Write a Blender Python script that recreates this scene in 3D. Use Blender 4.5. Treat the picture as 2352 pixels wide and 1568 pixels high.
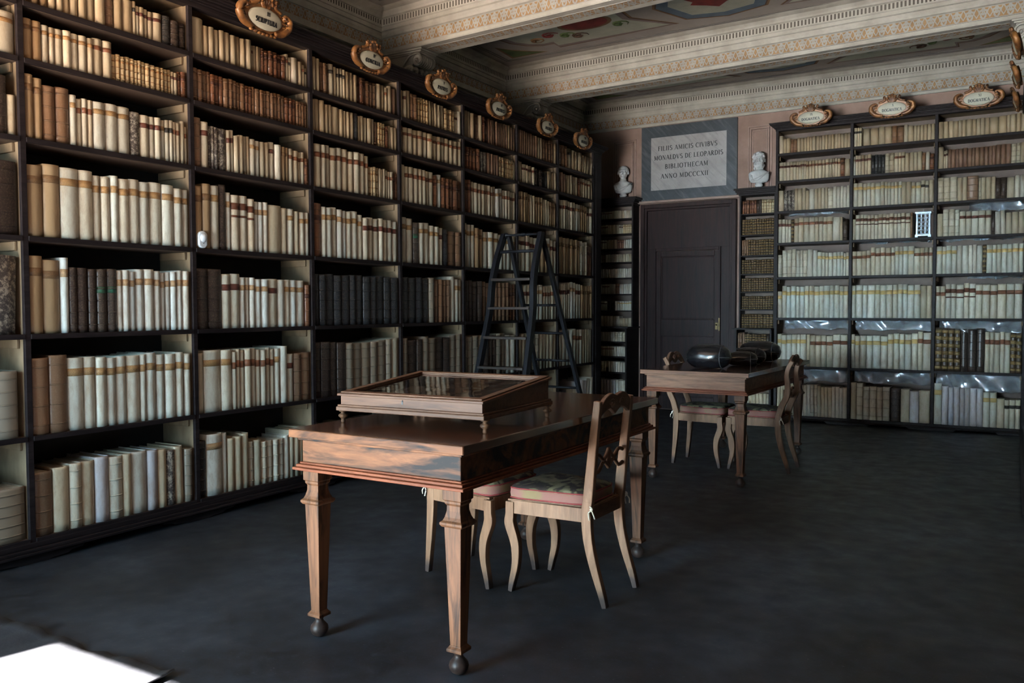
import bpy, bmesh, math, random
from math import sin, cos, pi, radians as rad, sqrt
from mathutils import Vector, Matrix
random.seed(7)
S = bpy.context.scene
for o in list(bpy.data.objects): bpy.data.objects.remove(o)
C = bpy.data.collections.new('library'); S.collection.children.link(C)

# ---------------------------------------------------------------- camera
CAM = Vector((4.1324, 0, 1.2521)); YAW, PITCH, ROLL, F = 0.5373, -0.0405, -0.0026, 1937.58
fw = Vector((-sin(YAW)*cos(PITCH), cos(YAW)*cos(PITCH), sin(PITCH)))
r0 = Vector((cos(YAW), sin(YAW), 0)); u0 = r0.cross(fw)
rt = r0*cos(ROLL)+u0*sin(ROLL); up = -r0*sin(ROLL)+u0*cos(ROLL)
cd = bpy.data.cameras.new('camera'); cam = bpy.data.objects.new('camera', cd); C.objects.link(cam)
cam.matrix_world = Matrix(((rt.x, up.x, -fw.x, CAM.x), (rt.y, up.y, -fw.y, CAM.y), (rt.z, up.z, -fw.z, CAM.z), (0, 0, 0, 1)))
cd.sensor_width = 36; cd.lens = F/2352*36; cd.clip_start = .02
S.camera = cam
# ---------------------------------------------------------------- light
S.view_settings.view_transform = 'Standard'; S.view_settings.look = 'None'
S.view_settings.exposure = 0.0; S.view_settings.gamma = 1
w = bpy.data.worlds.new('sky'); S.world = w; w.use_nodes = True
bg = w.node_tree.nodes['Background']; bg.inputs[0].default_value = (.62, .78, 1, 1); bg.inputs[1].default_value = 1.0
def area(name, loc, size, energy, col, aim, spread=180):
    l = bpy.data.lights.new(name, 'AREA'); l.shape = 'RECTANGLE'; l.size, l.size_y = size
    l.energy = energy; l.color = col; l.spread = rad(spread)
    o = bpy.data.objects.new(name, l); C.objects.link(o); o.location = loc
    d = (Vector(aim)-Vector(loc)).normalized()
    o.rotation_euler = d.to_track_quat('-Z', 'Y').to_euler()
    return o
NY = -1.6                                    # inner face of the window wall behind the camera
area('window_light_sky', (1.05, NY+.03, 1.40), (1.75, 2.0), 150, (.42, .76, 1.0), (1.2, 3.5, .25), 145)
area('back_shelf_fill', (1.05, NY+.04, 1.30), (1.7, 1.6), 62, (.62, .86, 1.0), (3.0, 9.5, .8), 48)  # added narrow beam to brighten the far shelves; no such source exists
area('warm_bounce_fill', (1.15, NY+.05, 1.50), (1.6, 1.6), 200, (1.0, .60, .31), (.9, 2.3, 5.6), 92)  # added warm upward lamp in place of bounce off sunlit ground
sl = bpy.data.lights.new('sun', 'SUN'); sl.energy = 420; sl.angle = rad(.5); sl.color = (1, .97, .92)
so = bpy.data.objects.new('sun', sl); C.objects.link(so)
sd = Vector((.25*cos(rad(33)), .97*cos(rad(33)), -sin(rad(33)))).normalized()
so.rotation_euler = sd.to_track_quat('-Z', 'Y').to_euler(); so.location = (0, -4, 4)

# ---------------------------------------------------------------- materials
def nt(name):
    m = bpy.data.materials.new(name); m.use_nodes = True
    t = m.node_tree; return m, t, t.nodes['Principled BSDF']
def N(t, typ, **kw):
    n = t.nodes.new(typ)
    for k, v in kw.items():
        if k in n.inputs: n.inputs[k].default_value = v
        else: setattr(n, k, v)
    return n
def ramp(t, src, stops):
    r = N(t, 'ShaderNodeValToRGB'); e = r.color_ramp.elements
    while len(e) > 1: e.remove(e[-1])
    e[0].position, e[0].color = stops[0][0], (*stops[0][1], 1)
    for p, c in stops[1:]:
        x = e.new(p); x.color = (*c, 1)
    t.links.new(src, r.inputs[0]); return r.outputs[0]
def coords(t, scale=(1, 1, 1), kind='Object', rot=(0, 0, 0)):
    tc = N(t, 'ShaderNodeTexCoord'); mp = N(t, 'ShaderNodeMapping')
    mp.inputs['Scale'].default_value = scale; mp.inputs['Rotation'].default_value = rot
    t.links.new(tc.outputs[kind], mp.inputs[0]); return mp.outputs[0]
def noise(t, vec, scale, detail=4, rough=.6, dist=0):
    n = N(t, 'ShaderNodeTexNoise'); n.inputs['Scale'].default_value = scale; n.inputs['Detail'].default_value = detail
    n.inputs['Roughness'].default_value = rough; n.inputs['Distortion'].default_value = dist
    t.links.new(vec, n.inputs['Vector']); return n.outputs['Fac']
def mixc(t, f, a, b, mode='MIX'):
    m = N(t, 'ShaderNodeMix', data_type='RGBA', blend_type=mode)
    for i, x in ((0, f), (6, a), (7, b)):
        if hasattr(x, 'links'): t.links.new(x, m.inputs[i])
        else: m.inputs[i].default_value = x if i == 0 else (*x, 1)
    return m.outputs[2]
def bump(t, b, h, s=.3, d=.002):
    n = N(t, 'ShaderNodeBump'); n.inputs['Strength'].default_value = s; n.inputs['Distance'].default_value = d
    t.links.new(h, n.inputs['Height']); t.links.new(n.outputs[0], b.inputs['Normal'])
def mottled(name, a, b, scale=6, rough=.6, stretch=(1, 1, 1), metal=0, bs=.2, lo=.35, hi=.65, coat=0):
    m, t, p = nt(name); v = coords(t, stretch); f = noise(t, v, scale, 6)
    t.links.new(ramp(t, f, [(lo, a), (hi, b)]), p.inputs['Base Color'])
    p.inputs['Roughness'].default_value = rough; p.inputs['Metallic'].default_value = metal
    if coat: p.inputs['Coat Weight'].default_value = coat; p.inputs['Coat Roughness'].default_value = .12
    if bs: bump(t, p, noise(t, v, scale*6, 3), bs)
    return m
def wood(name, dark, mid, light, grain=(1, 14, 14), scale=2.2, rough=.42, streak=.5, coat=0.0, rot=(0, 0, 0), sp=.50):
    m, t, p = nt(name); v = coords(t, grain, rot=rot)
    f = noise(t, v, scale, 8, .65, 1.2); g = noise(t, v, scale*5, 4, .6)
    base = ramp(t, f, [(.30, mid), (.62, light)])
    st = ramp(t, noise(t, v, scale*.55, 5, .6, 2.0), [(sp, (0, 0, 0)), (sp+.16, (1, 1, 1))])
    mm = N(t, 'ShaderNodeMath', operation='MULTIPLY'); t.links.new(st, mm.inputs[0]); mm.inputs[1].default_value = streak
    c = mixc(t, mm.outputs[0], base, dark)
    c = mixc(t, .25, c, ramp(t, g, [(.4, dark), (.6, light)]), 'SOFT_LIGHT')
    t.links.new(c, p.inputs['Base Color']); p.inputs['Roughness'].default_value = rough
    if coat: p.inputs['Coat Weight'].default_value = coat; p.inputs['Coat Roughness'].default_value = .1
    bump(t, p, g, .15, .001); return m
M = {}
M['case_edge'] = wood('dark_case_wood', (.006, .005, .006), (.014, .010, .011), (.030, .022, .022), (14, 1, 14), 2, .50, .4); M['case_edge'].node_tree.nodes['Principled BSDF'].inputs['Specular IOR Level'].default_value = .12
M['case_in'] = mottled('tan_painted_case_side', (.13, .085, .045), (.24, .165, .095), 7, .75, (1, 1, .4))
M['shelf_wood'] = mottled('brown_shelf_wood', (.045, .026, .017), (.085, .05, .032), 5, .7, (1, .3, 1))
M['case_back'] = mottled('dark_case_back', (.010, .007, .005), (.022, .015, .011), 4, .8)
M['case_back_pink'] = mottled('pink_back', (.14, .10, .085), (.20, .15, .125), 4, .85)
M['walnut'] = wood('worn_walnut', (.008, .006, .006), (.070, .027, .011), (.185, .076, .032), (1.3, 7, 7), 2.1, .48, 1.0, 0, (0, .30, 0), .44)
M['walnut_top'] = wood('polished_walnut_top', (.010, .005, .004), (.055, .020, .010), (.105, .040, .019), (9, 1, 9), 1.6, .20, .5, .6)
M['walnut_leg'] = wood('walnut_leg', (.010, .006, .005), (.070, .030, .014), (.150, .068, .032), (12, 12, 1), 2.6, .48, .95)
M['walnut_pale'] = wood('pale_walnut', (.03, .018, .014), (.140, .065, .037), (.260, .135, .080), (1.2, 12, 12), 2.4, .46, .5, .0)
M['red_mould'] = wood('red_moulding', (.018, .006, .004), (.12, .032, .013), (.19, .058, .024), (1, 10, 10), 3, .35, .3)
M['walnut_case'] = wood('display_case_walnut', (.014, .007, .005), (.080, .036, .020), (.155, .078, .046), (1.2, 12, 12), 2.4, .42, .4, .1)
M['foot'] = mottled('dark_turned_foot', (.014, .009, .008), (.045, .026, .02), 14, .45)
M['chair'] = wood('pale_fruitwood', (.04, .022, .014), (.150, .080, .045), (.255, .148, .088), (9, 9, 1.3), 2.4, .45, .3)
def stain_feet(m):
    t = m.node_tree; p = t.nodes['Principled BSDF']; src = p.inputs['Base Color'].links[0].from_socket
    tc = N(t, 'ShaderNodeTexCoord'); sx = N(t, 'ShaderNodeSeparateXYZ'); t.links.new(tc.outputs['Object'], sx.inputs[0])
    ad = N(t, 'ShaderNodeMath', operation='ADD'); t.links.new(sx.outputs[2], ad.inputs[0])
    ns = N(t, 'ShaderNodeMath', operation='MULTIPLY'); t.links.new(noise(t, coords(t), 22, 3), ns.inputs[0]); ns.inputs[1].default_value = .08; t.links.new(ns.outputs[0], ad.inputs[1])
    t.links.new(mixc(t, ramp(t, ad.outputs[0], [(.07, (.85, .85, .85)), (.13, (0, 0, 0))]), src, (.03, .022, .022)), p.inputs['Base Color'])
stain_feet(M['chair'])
M['chair_dark'] = wood('dark_crest_wood', (.03, .016, .01), (.10, .05, .03), (.17, .09, .055), (5, 2, 5), 3, .4, .4)
M['ladder'] = wood('black_ladder_wood', (.003, .003, .004), (.006, .006, .008), (.013, .013, .017), (8, 8, 1), 3, .45, .3)
M['tread'] = wood('worn_ladder_tread', (.005, .005, .007), (.011, .010, .012), (.060, .036, .024), (1, 12, 12), 3.5, .4, .6)
M['plaster'] = mottled('cream_plaster', (.33, .295, .25), (.46, .42, .36), 5, .8, (1, 1, 1), 0, .12)
M['ceil'] = mottled('mauve_ceiling', (.27, .23, .205), (.34, .295, .27), 3, .85)
M['wallpink'] = mottled('pink_plaster', (.24, .155, .12), (.33, .22, .175), 3.5, .85)
M['panelline'] = mottled('pink_moulding', (.27, .18, .145), (.38, .27, .22), 5, .75)
M['wallplain'] = mottled('plain_wall', (.20, .17, .14), (.28, .24, .20), 3, .85)
M['door'] = wood('dark_plum_door', (.007, .005, .006), (.020, .010, .010), (.042, .017, .015), (12, 12, 1), 2.2, .36, .4)
for k_ in ('door', 'ladder'):
    M[k_].node_tree.nodes['Principled BSDF'].inputs['Specular IOR Level'].default_value = .2; M[k_].node_tree.nodes['Principled BSDF'].inputs['Roughness'].default_value = .5
M['gilt'] = mottled('ochre_gilt_wood', (.075, .026, .009), (.30, .125, .036), 16, .42, (1, 1, 1), .15, .3)
M['gilt_shade'] = mottled('ochre_hollow_shade', (.03, .015, .008), (.10, .04, .015), 20, .6)  # darker copy of the ochre gilt, shade painted into the carving
M['signface'] = mottled('cream_sign_face', (.45, .42, .32), (.58, .53, .40), 5, .5)
M['ink'] = mottled('black_lettering', (.012, .012, .014), (.022, .02, .02), 30, .5)
M['foot'].node_tree.nodes['Principled BSDF'].inputs['Specular IOR Level'].default_value = .25
for k_ in ('walnut', 'walnut_leg', 'walnut_pale', 'walnut_case', 'chair', 'red_mould', 'chair_dark'):
    q_ = M[k_].node_tree.nodes['Principled BSDF']; q_.inputs['Specular IOR Level'].default_value = .2; q_.inputs['Roughness'].default_value = .52; q_.inputs['Coat Weight'].default_value = 0
M['walldark'] = mottled('dark_brown_wall', (.035, .026, .02), (.06, .046, .036), 3, .85)
M['marble'] = mottled('white_marble', (.50, .48, .46), (.66, .64, .62), 9, .45)
M['metal'] = mottled('silvered_metal', (.28, .33, .40), (.50, .56, .62), 25, .28, (1, 1, 1), .35)
M['leather_black'] = mottled('black_leather', (.004, .004, .005), (.008, .008, .010), 16, .27, (1, 1, 1), 0, .12, .35, .65, .5)
M['seam'] = mottled('seam', (.03, .03, .03), (.07, .065, .06), 30, .5)
M['plastic_white'] = mottled('white_plastic', (.72, .74, .76), (.82, .84, .86), 5, .3)
M['paper'] = mottled('page_edges', (.34, .29, .21), (.50, .45, .35), 60, .8, (1, 1, .1))
M['ribbon'] = mottled('cotton_tie', (.42, .37, .28), (.58, .52, .42), 20, .8)
M['brass'] = mottled('dull_brass', (.10, .07, .03), (.30, .2, .09), 10, .35, (1, 1, 1), .8)
M['ground'] = mottled('pale_gravel', (.4, .36, .3), (.55, .5, .42), 5, .9)
M['rug'] = mottled('dark_rug', (.009, .009, .012), (.020, .020, .025), 9, .85, (1, 1, 1), 0, .5)
M['felt'] = mottled('brown_felt', (.035, .018, .013), (.07, .04, .03), 12, .9)
M['interior_paint'] = M['case_in']

def m_floor():
    m, t, p = nt('dark_worn_concrete'); v = coords(t, (1, 1, 1))
    a = noise(t, v, 1.1, 8, .7, .4); b = noise(t, v, 6.5, 8, .75); c = noise(t, v, 60, 3, .6)
    col = ramp(t, a, [(.36, (.008, .007, .007)), (.48, (.014, .015, .018)), (.62, (.033, .038, .048))])
    col = mixc(t, ramp(t, b, [(.45, (0, 0, 0)), (.75, (.8, .8, .8))]), col, (.014, .011, .011))
    col = mixc(t, ramp(t, noise(t, v, 26, 6, .8), [(.46, (0, 0, 0)), (.66, (.7, .7, .7))]), col, (.040, .047, .060))
    col = mixc(t, ramp(t, c, [(.66, (0, 0, 0)), (.74, (1, 1, 1))]), col, (.07, .072, .08))
    t.links.new(col, p.inputs['Base Color'])
    r = ramp(t, b, [(.3, (.36, .36, .36)), (.7, (.62, .62, .62))]); t.links.new(r, p.inputs['Roughness'])
    p.inputs['Specular IOR Level'].default_value = .28
    bump(t, p, b, .25, .003); return m
M['floor'] = m_floor()
def m_marble(name, a, b, vein, scale=3):
    m, t, p = nt(name); v = coords(t, (1, 1, 1), rot=(0, rad(38), 0))
    tc = N(t, 'ShaderNodeTexCoord'); m1 = N(t, 'ShaderNodeMapping'); m1.inputs['Rotation'].default_value = (0, rad(-48), 0); t.links.new(tc.outputs['Object'], m1.inputs[0])
    m2 = N(t, 'ShaderNodeMapping'); m2.inputs['Scale'].default_value = (1.2, 1.2, 11); t.links.new(m1.outputs[0], m2.inputs[0])
    col = ramp(t, noise(t, v, 5, 6), [(.35, a), (.65, b)])
    col = mixc(t, ramp(t, noise(t, m2.outputs[0], scale, 6, .65, .6), [(.50, (0, 0, 0)), (.72, (.75, .75, .75))]), col, vein)
    t.links.new(col, p.inputs['Base Color']); p.inputs['Roughness'].default_value = .35; return m
M['slab'] = m_marble('pale_veined_marble', (.33, .305, .29), (.42, .39, .375), (.22, .21, .21))
M['slate'] = m_marble('grey_marble', (.034, .040, .047), (.055, .064, .074), (.11, .12, .13), 2.2)

def m_book(name, kind):
    """binding: the colour of each book comes from its colour attribute, shelf light tinted in, plus stains and wear"""
    m, t, p = nt(name); at = N(t, 'ShaderNodeAttribute', attribute_name='dye_and_light')
    g = N(t, 'ShaderNodeNewGeometry'); mp = N(t, 'ShaderNodeMapping')
    mp.inputs['Scale'].default_value = (1, 1, .35) if kind == 'vellum' else (1, 1, 1)
    t.links.new(g.outputs['Position'], mp.inputs[0]); v = mp.outputs[0]
    c = at.outputs['Color']
    if kind == 'vellum':
        c = mixc(t, ramp(t, noise(t, v, 32, 5, .7), [(.46, (0, 0, 0)), (.80, (.6, .6, .6))]), c, (.34, .22, .12))
        c = mixc(t, ramp(t, noise(t, v, 9, 6, .75), [(.46, (0, 0, 0)), (.72, (.5, .5, .5))]), c, (.28, .17, .085))
        c = mixc(t, ramp(t, noise(t, v, 190, 3, .6), [(.60, (0, 0, 0)), (.80, (.5, .5, .5))]), c, (.20, .12, .06))
        p.inputs['Roughness'].default_value = .48
    elif kind == 'leather':
        c = mixc(t, ramp(t, noise(t, v, 130, 5, .75), [(.50, (0, 0, 0)), (.80, (.55, .55, .55))]), c, (.30, .22, .14))
        p.inputs['Roughness'].default_value = .38
    elif kind == 'mottled':
        c = mixc(t, ramp(t, noise(t, v, 38, 8, .85), [(.49, (0, 0, 0)), (.56, (.85, .85, .85))]), c, (.42, .36, .28))
        p.inputs['Roughness'].default_value = .5
    else:
        wv = N(t, 'ShaderNodeTexWave', wave_type='BANDS', bands_direction='Z'); wv.inputs['Scale'].default_value = 42
        wv.inputs['Distortion'].default_value = .6; t.links.new(g.outputs['Position'], wv.inputs[0])
        n2 = noise(t, g.outputs['Position'], 260, 2, .5)
        mm = N(t, 'ShaderNodeMath', operation='MULTIPLY'); t.links.new(wv.outputs[1], mm.inputs[0]); t.links.new(n2, mm.inputs[1])
        tone = (.045, .022, .012) if kind == 'label' else (.62, .42, .15)
        c = mixc(t, ramp(t, mm.outputs[0], [(.38, (0, 0, 0)), (.55, (.75, .75, .75))]), c, tone)
        p.inputs['Roughness'].default_value = .5
    t.links.new(c, p.inputs['Base Color'])
    bump(t, p, noise(t, v, 45, 4, .6), .22, .0012)
    return m
M['vellum'] = m_book('vellum_binding', 'vellum'); M['leather'] = m_book('leather_binding', 'leather')
M['mottledb'] = m_book('mottled_calf_binding', 'mottled')
M['label'] = m_book('title_label', 'label'); M['giltlabel'] = m_book('gilt_title_label', 'gilt')

def m_frieze():
    """painted scroll-and-palmette border: u runs along the moulding in metres, v across it"""
    m, t, p = nt('painted_palmette_frieze'); tc = N(t, 'ShaderNodeTexCoord'); sx = N(t, 'ShaderNodeSeparateXYZ')
    t.links.new(tc.outputs['UV'], sx.inputs[0])
    def mth(op, a, b=None, c=None):
        n = N(t, 'ShaderNodeMath', operation=op)
        for i, x in enumerate((a, b, c)):
            if x is None: continue
            if hasattr(x, 'links'): t.links.new(x, n.inputs[i])
            else: n.inputs[i].default_value = x
        return n.outputs[0]
    P = .092
    f = mth('FRACT', mth('DIVIDE', sx.outputs[0], P)); V = sx.outputs[1]
    def ring(cx, cy, r, wd, sy=1.0):
        dx = mth('SUBTRACT', f, cx); dy = mth('MULTIPLY', mth('SUBTRACT', V, cy), sy)
        d = mth('SQRT', mth('ADD', mth('MULTIPLY', dx, dx), mth('MULTIPLY', dy, dy)))
        return mth('LESS_THAN', mth('ABSOLUTE', mth('SUBTRACT', d, r)), wd)
    def diag(s):   # crossing straps of the heart shapes
        e = mth('SUBTRACT', mth('ABSOLUTE', mth('SUBTRACT', f, .5)), mth('MULTIPLY', V, .5*s))
        return mth('LESS_THAN', mth('ABSOLUTE', e), .055)
    g = mth('MAXIMUM', diag(1), mth('LESS_THAN', mth('ABSOLUTE', mth('SUBTRACT', mth('ABSOLUTE', mth('SUBTRACT', f, .5)), mth('MULTIPLY', mth('SUBTRACT', 1.0, V), .62))), .05))
    for q in (ring(.5, .30, .20, .05), ring(.30, .62, .13, .045), ring(.70, .62, .13, .045), ring(.5, .45, .06, .06), ring(.5, .78, .08, .08)): g = mth('MAXIMUM', g, q)
    edge = mth('MAXIMUM', mth('LESS_THAN', V, .06), mth('GREATER_THAN', V, .94)); g = mth('MAXIMUM', g, edge)
    v = coords(t); n = noise(t, v, 9, 4)
    og = ramp(t, n, [(.35, (.22, .125, .055)), (.65, (.33, .19, .085))]); gr = ramp(t, n, [(.35, (.27, .255, .23)), (.65, (.36, .34, .31))])
    t.links.new(mixc(t, g, og, gr), p.inputs['Base Color']); p.inputs['Roughness'].default_value = .8
    bump(t, p, g, .5, .004); return m
M['frieze'] = m_frieze()
def m_dentil():
    m, t, p = nt('dentil_band'); tc = N(t, 'ShaderNodeTexCoord'); sx = N(t, 'ShaderNodeSeparateXYZ'); t.links.new(tc.outputs['UV'], sx.inputs[0])
    d = N(t, 'ShaderNodeMath', operation='DIVIDE'); t.links.new(sx.outputs[0], d.inputs[0]); d.inputs[1].default_value = .0305
    fr = N(t, 'ShaderNodeMath', operation='FRACT'); t.links.new(d.outputs[0], fr.inputs[0])
    a = N(t, 'ShaderNodeMath', operation='LESS_THAN'); t.links.new(fr.outputs[0], a.inputs[0]); a.inputs[1].default_value = .50
    b = N(t, 'ShaderNodeMath', operation='COMPARE'); t.links.new(sx.outputs[1], b.inputs[0]); b.inputs[1].default_value = .5; b.inputs[2].default_value = .43
    c = N(t, 'ShaderNodeMath', operation='MULTIPLY'); t.links.new(a.outputs[0], c.inputs[0]); t.links.new(b.outputs[0], c.inputs[1])
    t.links.new(mixc(t, c.outputs[0], (.44, .40, .34), (.085, .07, .055)), p.inputs['Base Color']); p.inputs['Roughness'].default_value = .8
    inv = N(t, 'ShaderNodeMath', operation='SUBTRACT'); inv.inputs[0].default_value = 1; t.links.new(c.outputs[0], inv.inputs[1])
    bump(t, p, inv.outputs[0], .8, .01); return m
M['dentil'] = m_dentil()
def m_cushion():
    m, t, p = nt('floral_cushion_fabric'); v = coords(t, (1, 1, 1))
    vo = N(t, 'ShaderNodeTexVoronoi'); vo.inputs['Scale'].default_value = 17; t.links.new(v, vo.inputs['Vector'])
    n = noise(t, v, 9, 3, .5, 1.5)
    col = ramp(t, n, [(.40, (.020, .010, .009)), (.47, (.035, .024, .014)), (.50, (.10, .090, .045)), (.60, (.19, .165, .095))])
    col = mixc(t, ramp(t, vo.outputs['Distance'], [(.22, (1, 1, 1)), (.30, (0, 0, 0))]), col, (.14, .115, .055))
    t.links.new(col, p.inputs['Base Color']); p.inputs['Roughness'].default_value = .9
    bump(t, p, noise(t, v, 300, 2), .3, .001); return m
M['cushion'] = m_cushion()
M['cushion_side'] = mottled('rose_olive_cushion_side', (.175, .125, .06), (.20, .090, .072), 8, .9, (1, 1, 1), 0, .3, .42, .56)
M['piping'] = mottled('red_piping', (.16, .018, .018), (.24, .03, .03), 20, .8)
def m_glass():
    m, t, p = nt('clear_glass'); p.inputs['Base Color'].default_value = (1, 1, 1, 1)
    p.inputs['Transmission Weight'].default_value = 1; p.inputs['Roughness'].default_value = .015; p.inputs['IOR'].default_value = 1.5
    bump(t, p, noise(t, coords(t), 5, 2), .25, .004); return m
M['glass'] = m_glass()
def m_film():
    m, t, p = nt('clear_plastic_film'); p.inputs['Base Color'].default_value = (.62, .66, .72, 1); p.inputs['Roughness'].default_value = .27
    p.inputs['Alpha'].default_value = .62; p.inputs['Specular IOR Level'].default_value = 1.0; p.inputs['Metallic'].default_value = .6; return m
M['film'] = m_film()

# ---------------------------------------------------------------- mesh helpers
def v3(p): return p if isinstance(p, Vector) else Vector(p)
def bx(b, x0, x1, y0, y1, z0, z1, mi=0):
    vs = [b.verts.new((x, y, z)) for z in (z0, z1) for y in (y0, y1) for x in (x0, x1)]
    for f in ((0, 2, 3, 1), (4, 5, 7, 6), (0, 1, 5, 4), (2, 6, 7, 3), (0, 4, 6, 2), (1, 3, 7, 5)):
        q = b.faces.new([vs[i] for i in f]); q.material_index = mi
    return vs
def prism(b, pts, axis, a0, a1, mi=0):
    """2D outline extruded along an axis. axis x: pts=(y,z); y: (x,z); z: (x,y)"""
    def mk(p, a): return {'x': (a, p[0], p[1]), 'y': (p[0], a, p[1]), 'z': (p[0], p[1], a)}[axis]
    A = [b.verts.new(mk(p, a0)) for p in pts]; B = [b.verts.new(mk(p, a1)) for p in pts]; n = len(pts)
    fs = [b.faces.new(A[::-1]), b.faces.new(B)]
    for i in range(n): fs.append(b.faces.new((A[i], A[(i+1) % n], B[(i+1) % n], B[i])))
    for f in fs: f.material_index = mi
def tube(b, pts, r, n=8, close=False, mi=0):
    pts = [v3(p) for p in pts]; m = len(pts); rs = r if isinstance(r, (list, tuple)) else [r]*m; rings = []
    for i, p in enumerate(pts):
        d = (pts[(i+1) % m] if (close or i < m-1) else p)-(pts[i-1] if (close or i > 0) else p)
        d.normalize(); a = d.cross(Vector((0, 0, 1)));
        if a.length < .1: a = d.cross(Vector((0, 1, 0)))
        a.normalize(); c = a.cross(d)
        rings.append([b.verts.new(p+(a*cos(2*pi*k/n)+c*sin(2*pi*k/n))*rs[i]) for k in range(n)])
    for i in range(m if close else m-1):
        A, B = rings[i], rings[(i+1) % m]
        for k in range(n):
            f = b.faces.new((A[k], A[(k+1) % n], B[(k+1) % n], B[k])); f.smooth = True; f.material_index = mi
    if not close:
        b.faces.new(rings[0][::-1]).material_index = mi; b.faces.new(rings[-1]).material_index = mi
def lathe(b, prof, cx=0, cy=0, n=20, mi=0, M4=None):
    rings = []
    for r, z in prof:
        ring = []
        for k in range(n):
            p = Vector((cx+r*cos(2*pi*k/n), cy+r*sin(2*pi*k/n), z))
            ring.append(b.verts.new(M4 @ p if M4 else p))
        rings.append(ring)
    for A, B in zip(rings, rings[1:]):
        for k in range(n):
            f = b.faces.new((A[k], A[(k+1) % n], B[(k+1) % n], B[k])); f.smooth = True; f.material_index = mi
    b.faces.new(rings[0][::-1]).material_index = mi; b.faces.new(rings[-1]).material_index = mi
def sq_stack(b, prof, cx, cy, mi=0):
    """square mouldings: list of (z, half width) from bottom to top"""
    rings = [[b.verts.new((cx+h*sx, cy+h*sy, z)) for sx, sy in ((-1, -1), (1, -1), (1, 1), (-1, 1))] for z, h in prof]
    for A, B in zip(rings, rings[1:]):
        for k in range(4): b.faces.new((A[k], A[(k+1) % 4], B[(k+1) % 4], B[k])).material_index = mi
    b.faces.new(rings[0][::-1]); b.faces.new(rings[-1])
def ell(b, c, r, R=None, seg=14, rings=9, mi=0):
    m = Matrix.Translation(c) @ (R.to_4x4() if R else Matrix()) @ Matrix.Diagonal((*r, 1))
    q = bmesh.ops.create_uvsphere(b, u_segments=seg, v_segments=rings, radius=1, matrix=m)
    for v in q['verts']:
        for f in v.link_faces: f.smooth = True; f.material_index = mi
def sweep_rect(b, path, a, hb, y0, mi=0):
    """rectangular section swept along an XZ path; a = half widths in the plane (list), hb = half depth in y"""
    n = len(path); a = a if isinstance(a, list) else [a]*n; rings = []
    for i in range(n):
        p = Vector(path[i]); d = Vector(path[min(i+1, n-1)])-Vector(path[max(i-1, 0)]); d.normalize(); nn = Vector((-d.y, d.x))
        l, r_ = p+nn*a[i], p-nn*a[i]
        rings.append([b.verts.new((l.x, y0-hb, l.y)), b.verts.new((r_.x, y0-hb, r_.y)), b.verts.new((r_.x, y0+hb, r_.y)), b.verts.new((l.x, y0+hb, l.y))])
    for A, B in zip(rings, rings[1:]):
        for k in range(4): b.faces.new((A[k], A[(k+1) % 4], B[(k+1) % 4], B[k])).material_index = mi
    b.faces.new(rings[0][::-1]); b.faces.new(rings[-1])
def smooth_path(pts, n=8):
    """Catmull-Rom through 2D/3D points"""
    P = [Vector(p) for p in pts]; P = [P[0]*2-P[1]]+P+[P[-1]*2-P[-2]]; out = []
    for i in range(1, len(P)-2):
        for k in range(n):
            t = k/n; a, b_, c, d = P[i-1:i+3]
            out.append(.5*((2*b_)+(c-a)*t+(2*a-5*b_+4*c-d)*t*t+(3*b_-a-3*c+d)*t**3))
    out.append(P[-2]); return out
def interp(vals, n):
    out = []
    for i in range(n):
        t = i/(n-1)*(len(vals)-1); k = min(int(t), len(vals)-2); out.append(vals[k]*(1-(t-k))+vals[k+1]*(t-k))
    return out
def obj(name, b, mats, parent=None, bevel=0, smooth=False, sub=0, loc=None):
    bmesh.ops.recalc_face_normals(b, faces=b.faces)
    me = bpy.data.meshes.new(name); b.to_mesh(me); b.free()
    for m in (mats if isinstance(mats, (list, tuple)) else [mats]): me.materials.append(m)
    o = bpy.data.objects.new(name, me); C.objects.link(o)
    if parent: o.parent = parent
    if loc: o.location = loc
    if smooth:
        for f in me.polygons: f.use_smooth = True
    if bevel:
        md = o.modifiers.new('bevel', 'BEVEL'); md.width = bevel; md.segments = 2; md.limit_method = 'ANGLE'; md.angle_limit = rad(35)
    if sub:
        md = o.modifiers.new('sub', 'SUBSURF'); md.levels = sub; md.render_levels = sub
    return o
def tag(o, label, cat, group=None):
    o['label'] = label; o['category'] = cat
    if group: o['group'] = group
    return o
def struct(o): o['kind'] = 'structure'; return o
def thing(name, label, cat, loc=(0, 0, 0), rz=0, group=None):
    o = bpy.data.objects.new(name, None); o.empty_display_size = .1; C.objects.link(o); o.location = loc; o.rotation_euler = (0, 0, rz)
    return tag(o, label, cat, group)
BM = bmesh.new
def box_obj(name, dims, mat, parent=None, bevel=0):
    b = BM(); bx(b, *dims); return obj(name, b, mat, parent, bevel)
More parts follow.
